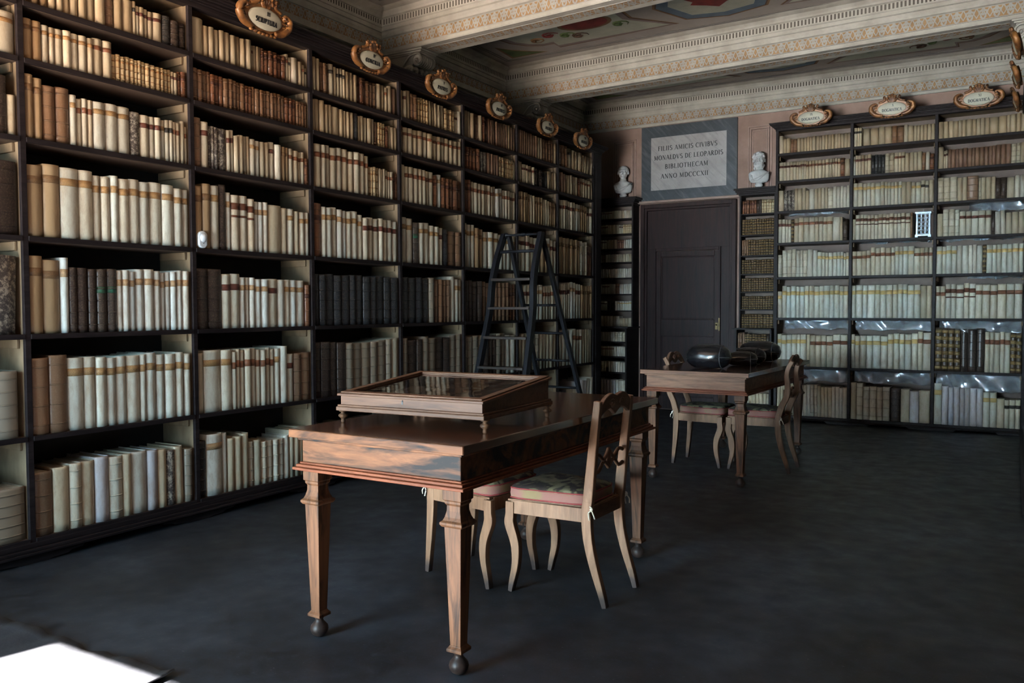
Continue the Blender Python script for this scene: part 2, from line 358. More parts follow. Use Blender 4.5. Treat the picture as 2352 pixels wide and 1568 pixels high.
GL = {  # roman capitals as strokes: (x0,y0,x1,y1,weight) lines, ('a',cx,cy,rx,ry,deg0,deg1,weight) arcs; h/t weights
 'A': (.72, [(.06, 0, .36, 1, 't'), (.36, 1, .68, 0, 'h'), (.18, .34, .56, .34, 't'), 's.06,0', 's.68,0']),
 'B': (.62, [(.14, 0, .14, 1, 'h'), ('a', .14, .75, .34, .25, -90, 90, 'm'), ('a', .14, .26, .42, .26, -90, 90, 'm')]),
 'C': (.70, [('a', .40, .5, .34, .5, 50, 310, 'm'), (.62, .70, .62, .92, 't')]),
 'D': (.74, [(.14, 0, .14, 1, 'h'), ('a', .14, .5, .54, .5, -90, 90, 'm')]),
 'E': (.60, [(.14, 0, .14, 1, 'h'), (.14, .98, .54, .98, 't'), (.14, .52, .44, .52, 't'), (.14, .02, .56, .02, 't'), (.54, .98, .54, .82, 't'), (.56, .02, .56, .2, 't')]),
 'F': (.56, [(.14, 0, .14, 1, 'h'), (.14, .98, .52, .98, 't'), (.14, .52, .42, .52, 't'), (.52, .98, .52, .82, 't')]),
 'G': (.74, [('a', .40, .5, .34, .5, 50, 320, 'm'), (.64, .1, .64, .44, 'h'), (.5, .44, .72, .44, 't')]),
 'H': (.78, [(.14, 0, .14, 1, 'h'), (.64, 0, .64, 1, 'h'), (.14, .52, .64, .52, 't')]),
 'I': (.30, [(.15, 0, .15, 1, 'h')]),
 'L': (.58, [(.14, 0, .14, 1, 'h'), (.14, .02, .54, .02, 't'), (.54, .02, .54, .2, 't')]),
 'M': (.92, [(.12, 0, .14, 1, 't'), (.14, 1, .44, .08, 'h'), (.44, .08, .76, 1, 't'), (.76, 0, .76, 1, 'h'), 's.12,0']),
 'N': (.78, [(.14, 0, .14, 1, 't'), (.14, 1, .64, 0, 'h'), (.64, 0, .64, 1, 't'), 's.14,0', 's.64,1', 's.12,1']),
 'O': (.80, [('a', .40, .5, .34, .5, 0, 360, 'm')]),
 'P': (.60, [(.14, 0, .14, 1, 'h'), ('a', .14, .73, .40, .27, -90, 90, 'm')]),
 'R': (.68, [(.14, 0, .14, 1, 'h'), ('a', .14, .74, .36, .26, -90, 90, 'm'), (.30, .48, .62, 0, 'h'), 's.62,0']),
 'S': (.58, [('a', .29, .75, .20, .24, 30, 270, 'm'), ('a', .29, .26, .22, .25, -150, 90, 'm')]),
 'T': (.66, [(.33, 0, .33, 1, 'h'), (.04, .98, .62, .98, 't'), (.04, .98, .04, .82, 't'), (.62, .98, .62, .82, 't')]),
 'U': (.74, [(.14, .3, .14, 1, 'h'), ('a', .37, .3, .23, .29, 180, 360, 'm'), (.60, .3, .60, 1, 't'), 's.60,1']),
 'V': (.72, [(.06, 1, .36, 0, 'h'), (.36, 0, .66, 1, 't'), 's.06,1', 's.66,1']),
 'X': (.70, [(.08, 1, .62, 0, 'h'), (.08, 0, .62, 1, 't'), 's.08,1', 's.62,1', 's.08,0', 's.62,0']),
}
def roman(name, body, size, mat, parent, loc, rot, ext=.0012, gap=.10, xs=1.0, bold=1.0, slant=0):
    b = BM(); x = 0; H = {'h': .075*bold, 't': .028*bold, 'm': .050*bold}
    total = sum((GL[c][0]+gap) if c in GL else .42 for c in body)-gap; x = -total/2
    def quad(p, q, w_):
        d = (q-p)
        if d.length < 1e-6: return
        d.normalize(); n = Vector((-d.y, d.x))*w_
        pts = [p+n, q+n, q-n, p-n]
        A = [b.verts.new((v.x, -ext, v.y)) for v in pts]; B = [b.verts.new((v.x, ext, v.y)) for v in pts]
        b.faces.new(A); b.faces.new(B[::-1])
        for k in range(4): b.faces.new((A[k], A[(k+1) % 4], B[(k+1) % 4], B[k]))
    def P(px, py): return Vector(((x+px+(py-.5)*slant)*size*xs, (py-.5)*size))
    for c in body:
        if c not in GL: x += .42; continue
        for st in GL[c][1]:
            if isinstance(st, str):
                sx, sy = [float(v) for v in st[1:].split(',')]; quad(P(sx-.11, sy*.96+.02), P(sx+.11, sy*.96+.02), .024*size)
            elif st[0] == 'a':
                _, cx, cy, rx, ry, a0, a1, w_ = st; n = 12; pr = None
                for k in range(n+1):
                    a = rad(a0+(a1-a0)*k/n); p = P(cx+rx*cos(a), cy+ry*sin(a))
                    if pr is not None: quad(pr, p, (.026+.055*abs(cos(rad(a0+(a1-a0)*(k-.5)/n))))*bold*size)
                    pr = p
            else:
                x0, y0, x1, y1, w_ = st; quad(P(x0, y0), P(x1, y1), H[w_]*size)
                if w_ == 'h' and x0 == x1:
                    for yy in (.02, .98): quad(P(x0-.12, yy), P(x0+.12, yy), .024*size)
        x += GL[c][0]+gap
    bmesh.ops.translate(b, verts=b.verts, vec=(0, 0, 0))
    o = obj(name, b, [mat], parent); o.location = loc; o.rotation_euler = rot; return o

# ---------------------------------------------------------------- room shell
XL, XR, YB, ZC = -.67, 4.56, 9.80, 3.79
LX0, LX1, LZ0, LZ1 = .104, 2.02, .35, 2.49           # window opening behind the camera
b = BM(); bx(b, XL-.1, XR+.1, NY-.3, YB+.1, -.1, 0); struct(obj('floor', b, M['floor']))
b = BM(); bx(b, XL-.1, XL, NY, YB, 0, ZC+.1); struct(obj('wall_left', b, M['wallplain']))
b = BM(); bx(b, XR, XR+.1, NY, YB, 0, ZC+.1); struct(obj('wall_right', b, M['walldark']))
b = BM(); bx(b, XL-.1, XR+.1, YB, YB+.1, 0, ZC+.1); struct(obj('wall_back', b, M['wallpink']))
b = BM()
bx(b, XL-.1, LX0, NY-.3, NY, 0, ZC+.1); bx(b, LX1, XR+.1, NY-.3, NY, 0, ZC+.1); bx(b, LX0, LX1, NY-.3, NY, 0, LZ0); bx(b, LX0, LX1, NY-.3, NY, LZ1, ZC+.1)
struct(obj('wall_front', b, M['walldark']))
b = BM()
for x in (LX0, (LX0+LX1)/2-.02, LX1-.04): bx(b, x, x+.04, NY-.28, NY-.23, LZ0, LZ1)
for z in (LZ0, LZ1-.04): bx(b, LX0+.04, LX1-.04, NY-.275, NY-.235, z, z+.04)
win = struct(obj('window_1', b, M['case_edge']))
b = BM(); bx(b, LX0+.04, LX1-.04, NY-.258, NY-.254, LZ0+.04, LZ1-.04); pane = obj('pane', b, M['glass'], win)
pane.visible_shadow = True
# the pane would swallow direct sun in a path tracer without caustics; the casements stand open instead
pane.rotation_euler = (0, 0, 0); bpy.data.objects.remove(pane)
b = BM(); bx(b, -12, 16, -30, NY-.4, -1.2, -1.0)
gr = obj('trim_1', b, M['ground']); struct(gr)  # unseen gravel ground outside the window

ceil = struct(obj('ceiling', (lambda b: (bx(b, XL-.1, XR+.1, NY-.3, YB+.1, ZC, ZC+.1), b)[1])(BM()), M['ceil']))
# entablature profile: (offset from face, z, material) from the foot up
PROF = [(.0, 3.445), (.022, 3.445), (.022, 3.472), (.004, 3.480), (.0, 3.482), (.0, 3.578), (.018, 3.584), (.026, 3.600), (.026, 3.628), (.042, 3.634),
        (.042, 3.662), (.052, 3.668), (.052, 3.676), (.046, 3.678), (.046, 3.730), (.066, 3.736), (.074, 3.750), (.10, 3.772), (.135, 3.781), (.16, ZC)]
FR, DN = 4, 13      # index of the segments carrying the frieze and the dentils
def entab(name, length, origin, along, out, prof=PROF, parent=None, miter=True):
    """moulding of given length; the profile is pushed towards `out`, corners mitred at both ends"""
    b = BM(); uv = b.loops.layers.uv.new('UVMap'); o = Vector(origin); a = Vector(along); d = Vector(out)
    rows = []
    for off, z in prof:
        s = off if miter else 0
        p0 = o+a*s+d*off; p1 = o+a*(length-s)+d*off
        rows.append((b.verts.new((p0.x, p0.y, z)), b.verts.new((p1.x, p1.y, z)), s))
    for i in range(len(rows)-1):
        A, B = rows[i], rows[i+1]; f = b.faces.new((A[0], A[1], B[1], B[0]))
        f.material_index = 1 if i == FR else 2 if i == DN else 0
        for l, q in zip(f.loops, ((A[2], 0), (length-A[2], 0), (length-B[2], 1), (B[2], 1))): l[uv].uv = q
    me = bpy.data.meshes.new(name); b.to_mesh(me); b.free()
    for m in (M['plaster'], M['frieze'], M['dentil']): me.materials.append(m)
    o_ = bpy.data.objects.new(name, me); C.objects.link(o_); o_.parent = parent
    md = o_.modifiers.new('thick', 'SOLIDIFY'); md.thickness = .012; md.offset = -1
    return o_
BEAMS = [(3.70, 3.92), (5.765, 5.985), (7.80, 8.02)]
tn = 1
spans = [(NY, 3.70), (3.92, 5.765), (5.985, 7.80), (8.02, YB)]
SKL = {5.765: .050, 5.985: .050, 7.80: .084, 8.02: .084}; SKR = {5.765: -.343, 5.985: -.343, 7.80: -.226, 8.02: -.226}
for i, (y0, y1) in enumerate(spans):
    a0, a1 = y0+SKL.get(y0, 0), y1+SKL.get(y1, 0); c0, c1 = y0+SKR.get(y0, 0), y1+SKR.get(y1, 0)
    for nm, L, og, al, ou in (('l', a1-a0, (XL+.013, a1, 0), (0, -1, 0), (1, 0, 0)), ('r', c1-c0, (XR-.013, c0, 0), (0, 1, 0), (-1, 0, 0))):
        tn += 1; struct(entab('trim_%d' % tn, L, og, al, ou))
W_ = XR-XL
tn += 1; struct(entab('trim_%d' % tn, W_, (XL, YB-.013, 0), (1, 0, 0), (0, -1, 0)))
tn += 1; struct(entab('trim_%d' % tn, W_, (XR, NY+.013, 0), (-1, 0, 0), (0, 1, 0)))
for y0, y1 in BEAMS:
    tn += 1; beam = obj('trim_%d' % tn, (lambda b: (bx(b, XL, XR, y0+.003, y1-.003, 3.452, ZC), b)[1])(BM()), M['plaster']); struct(beam)
    entab('near_moulding', W_, (XL, y0, 0), (1, 0, 0), (0, -1, 0), parent=beam)
    entab('far_moulding', W_, (XR, y1, 0), (-1, 0, 0), (0, 1, 0), parent=beam)
    # painted soffit band
    b = BM(); uv = b.loops.layers.uv.new('UVMap')
    vs = [b.verts.new(p) for p in ((XL+.5, y0+.055, 3.4375), (XR-.5, y0+.055, 3.4375), (XR-.5, y1-.055, 3.4375), (XL+.5, y1-.055, 3.4375))]
    f = b.faces.new(vs)
    for l, q in zip(f.loops, ((0, 0), (W_-1, 0), (W_-1, 1), (0, 1))): l[uv].uv = q
    me = bpy.data.meshes.new('soffit'); b.to_mesh(me); b.free(); me.materials.append(M['frieze'])
    so_ = bpy.data.objects.new('soffit_band', me); C.objects.link(so_); so_.parent = beam
    md = so_.modifiers.new('t', 'SOLIDIFY'); md.thickness = .006; md.offset = 1
    b = BM(); bx(b, XL, XR, y0-.018, y1+.018, 3.440, 3.452); obj('soffit', b, M['plaster'], beam)
    an = {5.765: -4.3, 7.80: -3.4}.get(y0, 0)            # the beams do not run quite square to the walls
    if an:
        R_ = Matrix.Rotation(rad(an), 3, 'Z'); pv = Vector((0 if y0 < 7 else .75, y0, 0)); beam.rotation_euler = (0, 0, rad(an)); beam.location = pv-R_ @ pv

# ceiling paintings
def flat(b, pts, z0, z1, mi=0): prism(b, pts, 'z', z0, z1, mi)
def off_poly(pts, d):
    n = len(pts); cx = sum(p[0] for p in pts)/n; cy = sum(p[1] for p in pts)/n; out = []
    for x, y in pts:
        L = math.hypot(x-cx, y-cy); out.append((cx+(x-cx)*(1-d/L), cy+(y-cy)*(1-d/L)))
    return out
PM = {k: mottled('painted_'+k, a, c_, 7, .85) for k, a, c_ in (
    ('ochre', (.13, .065, .03), (.22, .12, .05)), ('brown', (.06, .032, .02), (.10, .05, .03)), ('mauve', (.17, .12, .115), (.23, .17, .16)),
    ('field', (.33, .33, .27), (.42, .41, .33)), ('blue', (.075, .105, .15), (.11, .15, .20)), ('green', (.05, .085, .03), (.11, .14, .045)),
    ('red', (.13, .012, .012), (.24, .03, .025)), ('line', (.10, .09, .09), (.15, .14, .135)))}
def painting(y0, y1):
    ym = (y0+y1)/2; hd = (y1-y0)/2
    p = bpy.data.objects.new('ceiling_painting', None); C.objects.link(p); p.parent = ceil; p.location = (0, 0, 0)
    def add(name, pts, mat, lv):
        b = BM(); flat(b, pts, ZC-.0015-lv*.0015, ZC-lv*.0015+.0005 if lv else ZC+.0005); return obj(name, b, mat, p)
    for s in (-1, 1):       # border lines round the coffer
        e = hd-.24
        for k, wd in ((0, .012), (.03, .006)):
            add('border_line', [(XL+.24, ym+s*(e-k)-wd/2), (XR-.24, ym+s*(e-k)-wd/2), (XR-.24, ym+s*(e-k)+wd/2), (XL+.24, ym+s*(e-k)+wd/2)], PM['line'], 1)
    for x in (XL+.25, XL+.28, XR-.25, XR-.28):
        add('border_line', [(x-.005, ym-hd+.25), (x+.005, ym-hd+.25), (x+.005, ym+hd-.25), (x-.005, ym+hd-.25)], PM['line'], 1)
    for s in (1, -1):
        def T(pts): return [((x if s == 1 else 1.945*2-x), y) for x, y in pts]
        # side compartments with curved end
        H = .50
        outl = [(-.10, ym-.18), (-.14, ym), (-.10, ym+.18), (0, ym+.32), (.14, ym+.40), (.27, ym+.40), (.27, ym+H+.03), (1.50, ym+.46), (1.20, ym+.10), (1.20, ym-.10), (1.50, ym-.46), (.27, ym-H-.03), (.27, ym-.40), (.14, ym-.40), (0, ym-.32)]
        add('compartment_frame', T(outl), PM['ochre'], 1); add('frame_line', T(off_poly(outl, .018)), PM['brown'], 2)
        add('compartment_border', T(off_poly(outl, .028)), PM['mauve'], 3); add('compartment_field', T(off_poly(outl, .085)), PM['field'], 4)
        add('medallion_rim', T([(.78+.26*cos(a*pi/10), ym+.17*sin(a*pi/10)) for a in range(20)]), PM['ochre'], 5)
        add('medallion', T([(.78+.22*cos(a*pi/10), ym+.14*sin(a*pi/10)) for a in range(20)]), PM['red'], 6)
        for cx, cy, ph, mt in ((.36, .13, 0, 'red'), (.36, -.13, 0, 'red'), (1.05, .16, 1, 'green'), (1.05, -.16, 1, 'ochre'), (.60, .27, .5, 'brown'), (.60, -.27, .5, 'brown'), (.18, .20, 2, 'ochre'), (.18, -.20, 2, 'ochre'), (.5, .2, 1, 'green')):
            b = BM(); pts = T([(cx+(.02+.0075*k)*cos(ph+k*.62), ym+cy+(.016+.006*k)*sin(ph+k*.62)) for k in range(11)])
            tube(b, [(x, y, ZC-.008) for x, y in pts], [.004+.0016*(10-k) for k in range(11)], 6); obj('painted_scroll', b, PM[mt], p)
            add('painted_leaf', T([(cx+.045*cos(k*pi/4)*(1 if k % 2 else .5), ym+cy+.035*sin(k*pi/4)*(1 if k % 2 else .6)) for k in range(8)]), PM[mt], 6)
        for ss in (-1, 1):
            tri = [(-.32, ym+ss*.60), (-.29, ym+ss*.22), (-.18, ym+ss*.36), (-.02, ym+ss*.50), (.10, ym+ss*.58)]
            add('corner_frame', T(tri), PM['ochre'], 1); add('corner_foliage', T(off_poly(tri, .04)), PM['green'], 2)
    oc = [(1.945+.0, ym-.50), (1.945+.36, ym-.40), (1.945+.52, ym), (1.945+.36, ym+.40), (1.945-.0, ym+.50), (1.945-.36, ym+.40), (1.945-.52, ym), (1.945-.36, ym-.40)]
    add('centre_frame', oc, PM['ochre'], 1); add('centre_frame_line', off_poly(oc, .022), PM['brown'], 2); add('centre_border', off_poly(oc, .035), PM['blue'], 3)
    add('centre_field', off_poly(oc, .14), PM['field'], 4)
    add('centre_figure', [(1.945+.2*cos(a*pi/6)*(1+.25*sin(a*3)), ym+.16*sin(a*pi/6)*(1+.3*cos(a*2))) for a in range(12)], PM['red'], 5)
for y0, y1 in spans[1:]: painting(y0, y1)

# corbels under the beams
def corbel(x, y0, y1, s, label):
    """scrolled console; s=+1 springs from the left wall, -1 from the right wall"""
    t = thing('console_bracket', label, 'bracket', (x, (y0+y1)/2, 3.0), 0 if s > 0 else pi, 'plaster brackets under the ceiling beams')
    h = (y1-y0)/2
    b = BM(); bx(b, 0, .49, -h-.012, h+.012, .422, .437); bx(b, 0, .475, -h, h, .408, .422); bx(b, 0, .46, -h+.012, h-.012, .396, .408); obj('cap', b, M['plaster'], t, .004)
    b = BM(); prism(b, smooth_path([(0, .16), (.14, .18), (.26, .235), (.345, .30), (.40, .35)], 4)+[Vector((.43, .398)), Vector((0, .398))], 'y', -h+.03, h-.03); obj('body', b, M['plaster'], t, .004)
    b = BM()
    for k in range(7): lathe(b, [(.040, 0), (.052, .006), (.052, .020), (.040, .026)], 0, 0, 18, 0, Matrix.Translation((.425, -h+.012+k*(2*h-.03)/7, .345)) @ Matrix.Rotation(-pi/2, 4, 'X'))
    obj('volute_roll', b, M['plaster'], t)
    for sy in (-1, 1):
        b = BM(); yy = sy*(h-.012); sp = [(.02, yy, .20), (.14, yy, .225), (.25, yy, .29), (.33, yy, .375), (.385, yy, .396)]+[(.425+(.055-.0042*k)*cos(1.6-k*.5), yy, .345+(.055-.0042*k)*sin(1.6-k*.5)) for k in range(12)]
        tube(b, smooth_path(sp, 3), .010, 6); ell(b, (.425, yy, .345), (.014, .016, .014)); obj('scroll', b, M['plaster'], t)
    b = BM()
    for k in range(5):
        a = (k-2)*.042
        tube(b, smooth_path([(.06, a*1.2, .185), (.22, a*1.3, .215), (.33, a*1.5, .262), (.39, a*1.7, .272), (.405, a*1.8, .250), (.385, a*1.8, .238)], 4), interp([.014, .022, .026, .024, .016, .008], 21), 8)
    obj('acanthus_leaf', b, M['plaster'], t)
for (y0, y1), w_ in zip(BEAMS[1:], ('nearer', 'farther')):
    corbel(XL, y0+(.015 if y0 < 7 else .05), y1+(.015 if y0 < 7 else .05), 1, 'cream plaster scroll bracket over the left bookcase under the %s beam' % w_)
    corbel(XR, y0+SKR[y0], y1+SKR[y0], -1, 'cream plaster scroll bracket on right wall under the %s beam' % w_)

# back wall: plaque, recessed frames, door
t = thing('wall_plaque', 'white marble plaque with black Latin inscription in wide grey marble frame above door', 'plaque', (0, YB, 0))
b = BM(); x0, x1, z0, z1, i0, i1, j0, j1 = .17, 1.345, 2.54, 3.435, .29, 1.222, 2.665, 3.30
for q in (((x0, z0), (x1, z0), (i1, j0), (i0, j0)), ((x1, z0), (x1, z1), (i1, j1), (i1, j0)), ((x1, z1), (x0, z1), (i0, j1), (i1, j1)), ((x0, z1), (x0, z0), (i0, j0), (i0, j1))):
    prism(b, q, 'y', -.035, 0)
obj('marble_frame', b, M['slate'], t)
b = BM(); bx(b, i0, i1, -.028, 0, j0, j1); obj('inscribed_slab', b, M['slab'], t)
for k, (s_, z_, xs) in enumerate((('FILIIS AMICIS CIVIBVS', 3.165, .98), ('MONALDVS DE LEOPARDIS', 3.055, .98), ('BIBLIOTHECAM', 2.945, .95), ('ANNO MDCCCXII', 2.83, .97))):
    roman('inscription_line', s_, .054, M['ink'], t, (.755+(-.01, 0, -.02, -.045)[k], -.0290, z_), (0, 0, 0), .0012, .13, (1.02, .985, 1.09, 1.09)[k], 1.15)
b = BM(); bx(b, .12, 1.40, YB-.075, YB, 2.512, 2.54); struct(obj('trim_40', b, M['panelline'], None, .006))
n_ = 41
for px0, px1 in ((-.215, .085), (1.465, 1.735)):
    b = BM()
    for d_, wd, pr_ in ((0, .012, .012), (.028, .010, .022), (.05, .008, .008)):
        X0, X1, Z0, Z1 = px0+d_, px1-d_, 2.50, 3.315-d_
        bx(b, X0, X0+wd, YB-pr_, YB, Z0, Z1); bx(b, X1-wd, X1, YB-pr_, YB, Z0, Z1); bx(b, X0+wd, X1-wd, YB-pr_, YB, Z1-wd, Z1)
    struct(obj('trim_%d' % n_, b, M['panelline'])); n_ += 1
b = BM()
for a0, a1, y_ in ((.165, .215, .06), (.215, .245, .045)):
    bx(b, a0, a1, YB-y_, YB, 0, 2.50-(a0-.165)); bx(b, 1.51-a1, 1.51-a0, YB-y_, YB, 0, 2.50-(a0-.165)); bx(b, a1 if a0 < .2 else a1, (1.51-a1), YB-y_, YB, 2.50-(a0-.165)-(a1-a0), 2.50-(a0-.165))
door = struct(obj('door_1', b, M['door'], None, .004))
b = BM(); bx(b, .245, 1.265, YB-.02, YB-.001, 1.96, 2.42); bx(b, .245, .345, YB-.03, YB-.001, 0, 1.96); bx(b, 1.165, 1.265, YB-.03, YB-.001, 0, 1.96); obj('surround_panel', b, M['door'], door, .003)
b = BM(); bx(b, .345, .365, YB-.05, YB-.001, 0, 1.96); bx(b, 1.145, 1.165, YB-.05, YB-.001, 0, 1.96); bx(b, .365, 1.145, YB-.05, YB-.001, 1.925, 1.96); obj('door_frame', b, M['door'], door, .004)
b = BM()
bx(b, .365, .425, YB-.036, YB-.001, .01, 1.92); bx(b, 1.09, 1.145, YB-.036, YB-.001, .01, 1.92)
for z0_, z1_ in ((.01, .17), (.90, 1.10), (1.855, 1.92)): bx(b, .425, 1.09, YB-.036, YB-.001, z0_, z1_)
leaf = obj('door_leaf', b, M['door'], door, .004)
for z0_, z1_ in ((.17, .90), (1.10, 1.855)):
    b = BM(); bx(b, .425, 1.09, YB-.020, YB-.001, z0_, z1_)
    for q in ((.425, .440, z0_, z1_), (1.075, 1.09, z0_, z1_)): bx(b, q[0], q[1], YB-.030, YB-.001, q[2], q[3])
    bx(b, .44, 1.075, YB-.030, YB-.001, z0_, z0_+.015); bx(b, .44, 1.075, YB-.030, YB-.001, z1_-.015, z1_)
    obj('door_panel', b, M['door'], leaf, .003)
b = BM(); bx(b, 1.105, 1.135, YB-.042, YB-.03, .985, 1.065); ell(b, (1.12, YB-.055, 1.04), (.011, .016, .011)); bx(b, 1.15, 1.162, YB-.062, YB-.04, .97, 1.12)
for z_ in (.93, 1.10): ell(b, (1.03, YB-.037, z_), (.006, .006, .006))
obj('lock_plate', b, M['brass'], leaf)

# ---------------------------------------------------------------- bookcases
LD = [1.35, 2.3253, 3.306, 4.2801, 5.2452, 6.1271, 7.052, 7.8948, 8.762]
LZ = [3.0026, 2.7358, 2.4635, 2.0825, 1.6053, 1.127, .6249, .1195]
RE = [1.8594, 2.6292, 3.4262, 4.215]
RZ = [3.1751, 2.9251, 2.6263, 2.297, 1.9509, 1.5757, 1.1295, .5983, .0557]
RY = 9.5117
ST = .024     # board thickness
def bookcase(label, mapf, div, zs, depth, backmat, sidemat, c_lo, c_hi, base_z, end_w=.0, shelf_t=.026, corn_out=.065, endcaps=(1, 1), plinth=True, group=None, bo=0):
    """mapf turns (s along, o outward, z) into world; each upright, shelf, cleat is its own part"""
    t = thing('bookcase', label, 'bookcase', mapf(div[0], 0, 0), 0, group); base = Vector(t.location)
    def P(name, boxes, mats, bev=.002):
        b = BM()
        for q in boxes:
            s0, s1, o0, o1, z0, z1 = q[:6]; mi = q[6] if len(q) > 6 else 0
            A = Vector(mapf(s0, o0, z0))-base; B = Vector(mapf(s1, o1, z1))-base
            bx(b, min(A.x, B.x), max(A.x, B.x), min(A.y, B.y), max(A.y, B.y), min(A.z, B.z), max(A.z, B.z), mi)
        return obj(name, b, mats, t, bev)
    s0, s1 = div[0], div[-1]; h = ST/2
    P('back_panel', [(s0, s1, -depth, -depth+.012, zs[-1]-.02, zs[0])], backmat, 0)
    for i, d in enumerate(div):
        P('upright', [(d-h, d+h, -depth+.012, -.022, zs[-1]-.02, zs[0]+.01, 0), (d-h-.002, d+h+.002, -.022, 0, zs[-1]-.02, zs[0]+.01, 1)], [sidemat, M['case_edge']], .0015)
    for i in range(len(div)-1):
        for z in zs[1:]:
            P('shelf', [(div[i]+h+.002, div[i+1]-h-.002, -depth+.012, -.012, z-shelf_t, z, 1), (div[i]+h+.002, div[i+1]-h-.002, -.012, .004, z-shelf_t+.001, z+.0005, 0)], [M['case_edge'], M['shelf_wood']], .003)
    for i in range(len(div)-1):
        for z in zs[1:-1]:
            for q in ((div[i+1]-h-.016, div[i+1]-h-.002), (div[i]+h+.002, div[i]+h+.016)): P('shelf_batten', [(*q, -depth+.03, -.05, z-shelf_t-.045, z-shelf_t-.001)], [sidemat], .003)
    P('top_board', [(s0-h, s1+h, -depth, -.02, zs[0], zs[0]+.018)], [sidemat], 0)
    H = c_hi-c_lo; e0, e1 = endcaps
    steps = [(.006, 0, .30), (.018, .30, .42), (.028, .42, .60), (.045, .60, .72), (.058, .72, .86), (corn_out, .86, 1.0)]
    P('cornice', [(s0-h-o*e0, s1+h+end_w+o*e1, -.05, o, c_lo+H*a, c_lo+H*b_) for o, a, b_ in steps], [M['case_edge']], .003)
    P('cornice_top', [(s0-h, s1+h+end_w, -depth, -.05, c_hi-.02, c_hi)], [M['case_edge']], 0)
    if end_w: P('end_pilaster', [(s1+h, s1+h+end_w, -depth, .0, 0.0, c_lo), (s1+h+.03, s1+h+end_w-.03, 0, .006, .25, c_lo-.12)], [M['case_edge']], .003)
    if plinth:
        P('base_moulding', [(s0-h, s1+h+end_w, -depth, .006, base_z+(zs[-1]-.02-base_z)*.55, zs[-1]-.018), (s0-h, s1+h+end_w, -depth, .022+bo*.5, base_z+(zs[-1]-.02-base_z)*.25, base_z+(zs[-1]-.02-base_z)*.55), (s0-h, s1+h+end_w, -depth, .034+bo, base_z, base_z+(zs[-1]-.02-base_z)*.25)], [M['case_edge']], .003)
        for i, d in enumerate(div):
            b = BM(); a0, a1 = max(s0-h, d-.26), min(s1+h+end_w, d+.26); pts = []
            prof = [(-.26, base_z), (-.25, base_z-.018), (-.19, base_z-.022), (-.17, base_z*.25), (-.09, base_z*.15), (-.07, .001), (.07, .001), (.09, base_z*.15), (.17, base_z*.25), (.19, base_z-.022), (.25, base_z-.018), (.26, base_z)]
            prof = [(x, max(.001, z)) for x, z in prof]
            if base_z < .03: prof = [(-.26, .026), (-.22, .018), (-.20, .001), (.20, .001), (.22, .018), (.26, .026)]
            pts = [(min(max(d+x, a0), a1), z) for x, z in prof]
            q = []
            for p_ in pts:
                if not q or abs(p_[0]-q[-1][0])+abs(p_[1]-q[-1][1]) > 1e-4: q.append(p_)
            A = [b.verts.new(Vector(mapf(s, .012+bo, z))-base) for s, z in q]; B = [b.verts.new(Vector(mapf(s, -.03+bo, z))-base) for s, z in q]
            b.faces.new(A); b.faces.new(B[::-1])
            for k in range(len(q)): b.faces.new((A[k], A[(k+1) % len(q)], B[(k+1) % len(q)], B[k]))
            obj('foot', b, M['case_edge'], t)
    return t
mapL = lambda s, o, z: (o, s, z)
mapR = lambda s, o, z: (s, RY-o, z)
case_l = bookcase('long dark bookcase of tall bays filling the whole left wall', mapL, LD, LZ, .31, [M['case_back']], M['case_in'], 3.000, 3.09, .045, .19)
case_r = bookcase('dark bookcase right of the door with bays signed in Latin', mapR, RE, RZ, .28, [M['case_back_pink']], M['case_in'], 3.170, 3.255, .026, 0, bo=.08)
NLX, NRX = (-.42, .13), (1.425, 1.832)
def narrow(label, xs, y_up, y_lo, zu, zl, ctop):
    t = thing('bookcase', label, 'bookcase', (xs[0], YB, 0)); X0, X1 = xs; g = .02
    def P(n, bs, mats=None, bev=.002):
        b = BM()
        for q in bs: bx(b, q[0]-X0, q[1]-X0, q[2]-YB, q[3]-YB, q[4], q[5])
        return obj(n, b, mats or [M['case_edge']], t, bev)
    P('back_panel', [(X0, X1, YB-.012, YB-.001, 0, zu[0])], [M['case_back_pink']], 0)
    for x in (X0, X1-g):
        P('upright', [(x, x+g, y_up, YB-.012, zu[-1], zu[0])]); P('lower_upright', [(x, x+g, y_lo, YB-.012, 0, zl[0]-.014)])
    for z in zu[1:-1]: P('shelf', [(X0+g, X1-g, y_up+.003, YB-.012, z-.014, z)])
    for z in zl[1:]: P('shelf', [(X0+g, X1-g, y_lo+.003, YB-.012, z-.018, z)])
    P('ledge', [(X0-(.0 if xs is NLX else .03), X1+(.02 if xs is NLX else 0), y_lo-.02, YB-.012, zl[0]-.016, zl[0])])
    P('base_board', [(X0, X1, y_lo-.01, y_lo+.02, 0.0, zl[-1]-.018)])
    e = .03
    P('cornice', [(X0-(0 if xs is NLX else o), X1+(o if xs is NLX else 0), y_up-o, YB-.001, zu[0]+(ctop-zu[0])*a, zu[0]+(ctop-zu[0])*b_) for o, a, b_ in ((.008, 0, .3), (.025, .3, .5), (.04, .5, .75), (.055, .75, 1.0))])
    return t
ZUL = [2.496, 2.336, 2.15, 1.969, 1.803, 1.611, 1.413, 1.209, 1.012]; ZLL = [1.012, .835, .655, .464, .17]
ZUR = [2.505, 2.30, 2.061, 1.831, 1.623, 1.422, 1.221, 1.010]; ZLR = [1.010, .787, .49, .17]
narrow('narrow dark bookcase left of the door, below the clean-shaven bust', NLX, 9.60, 9.41, ZUL, ZLL, 2.585)
narrow('narrow dark bookcase right of the door, below the bearded bust', NRX, 9.60, 9.45, ZUR, ZLR, 2.585)
RWX = 4.225
mapW = lambda s, o, z: (RWX-o, s, z)
RWD = [5.6, 6.55, 7.5, 8.45, 9.40]
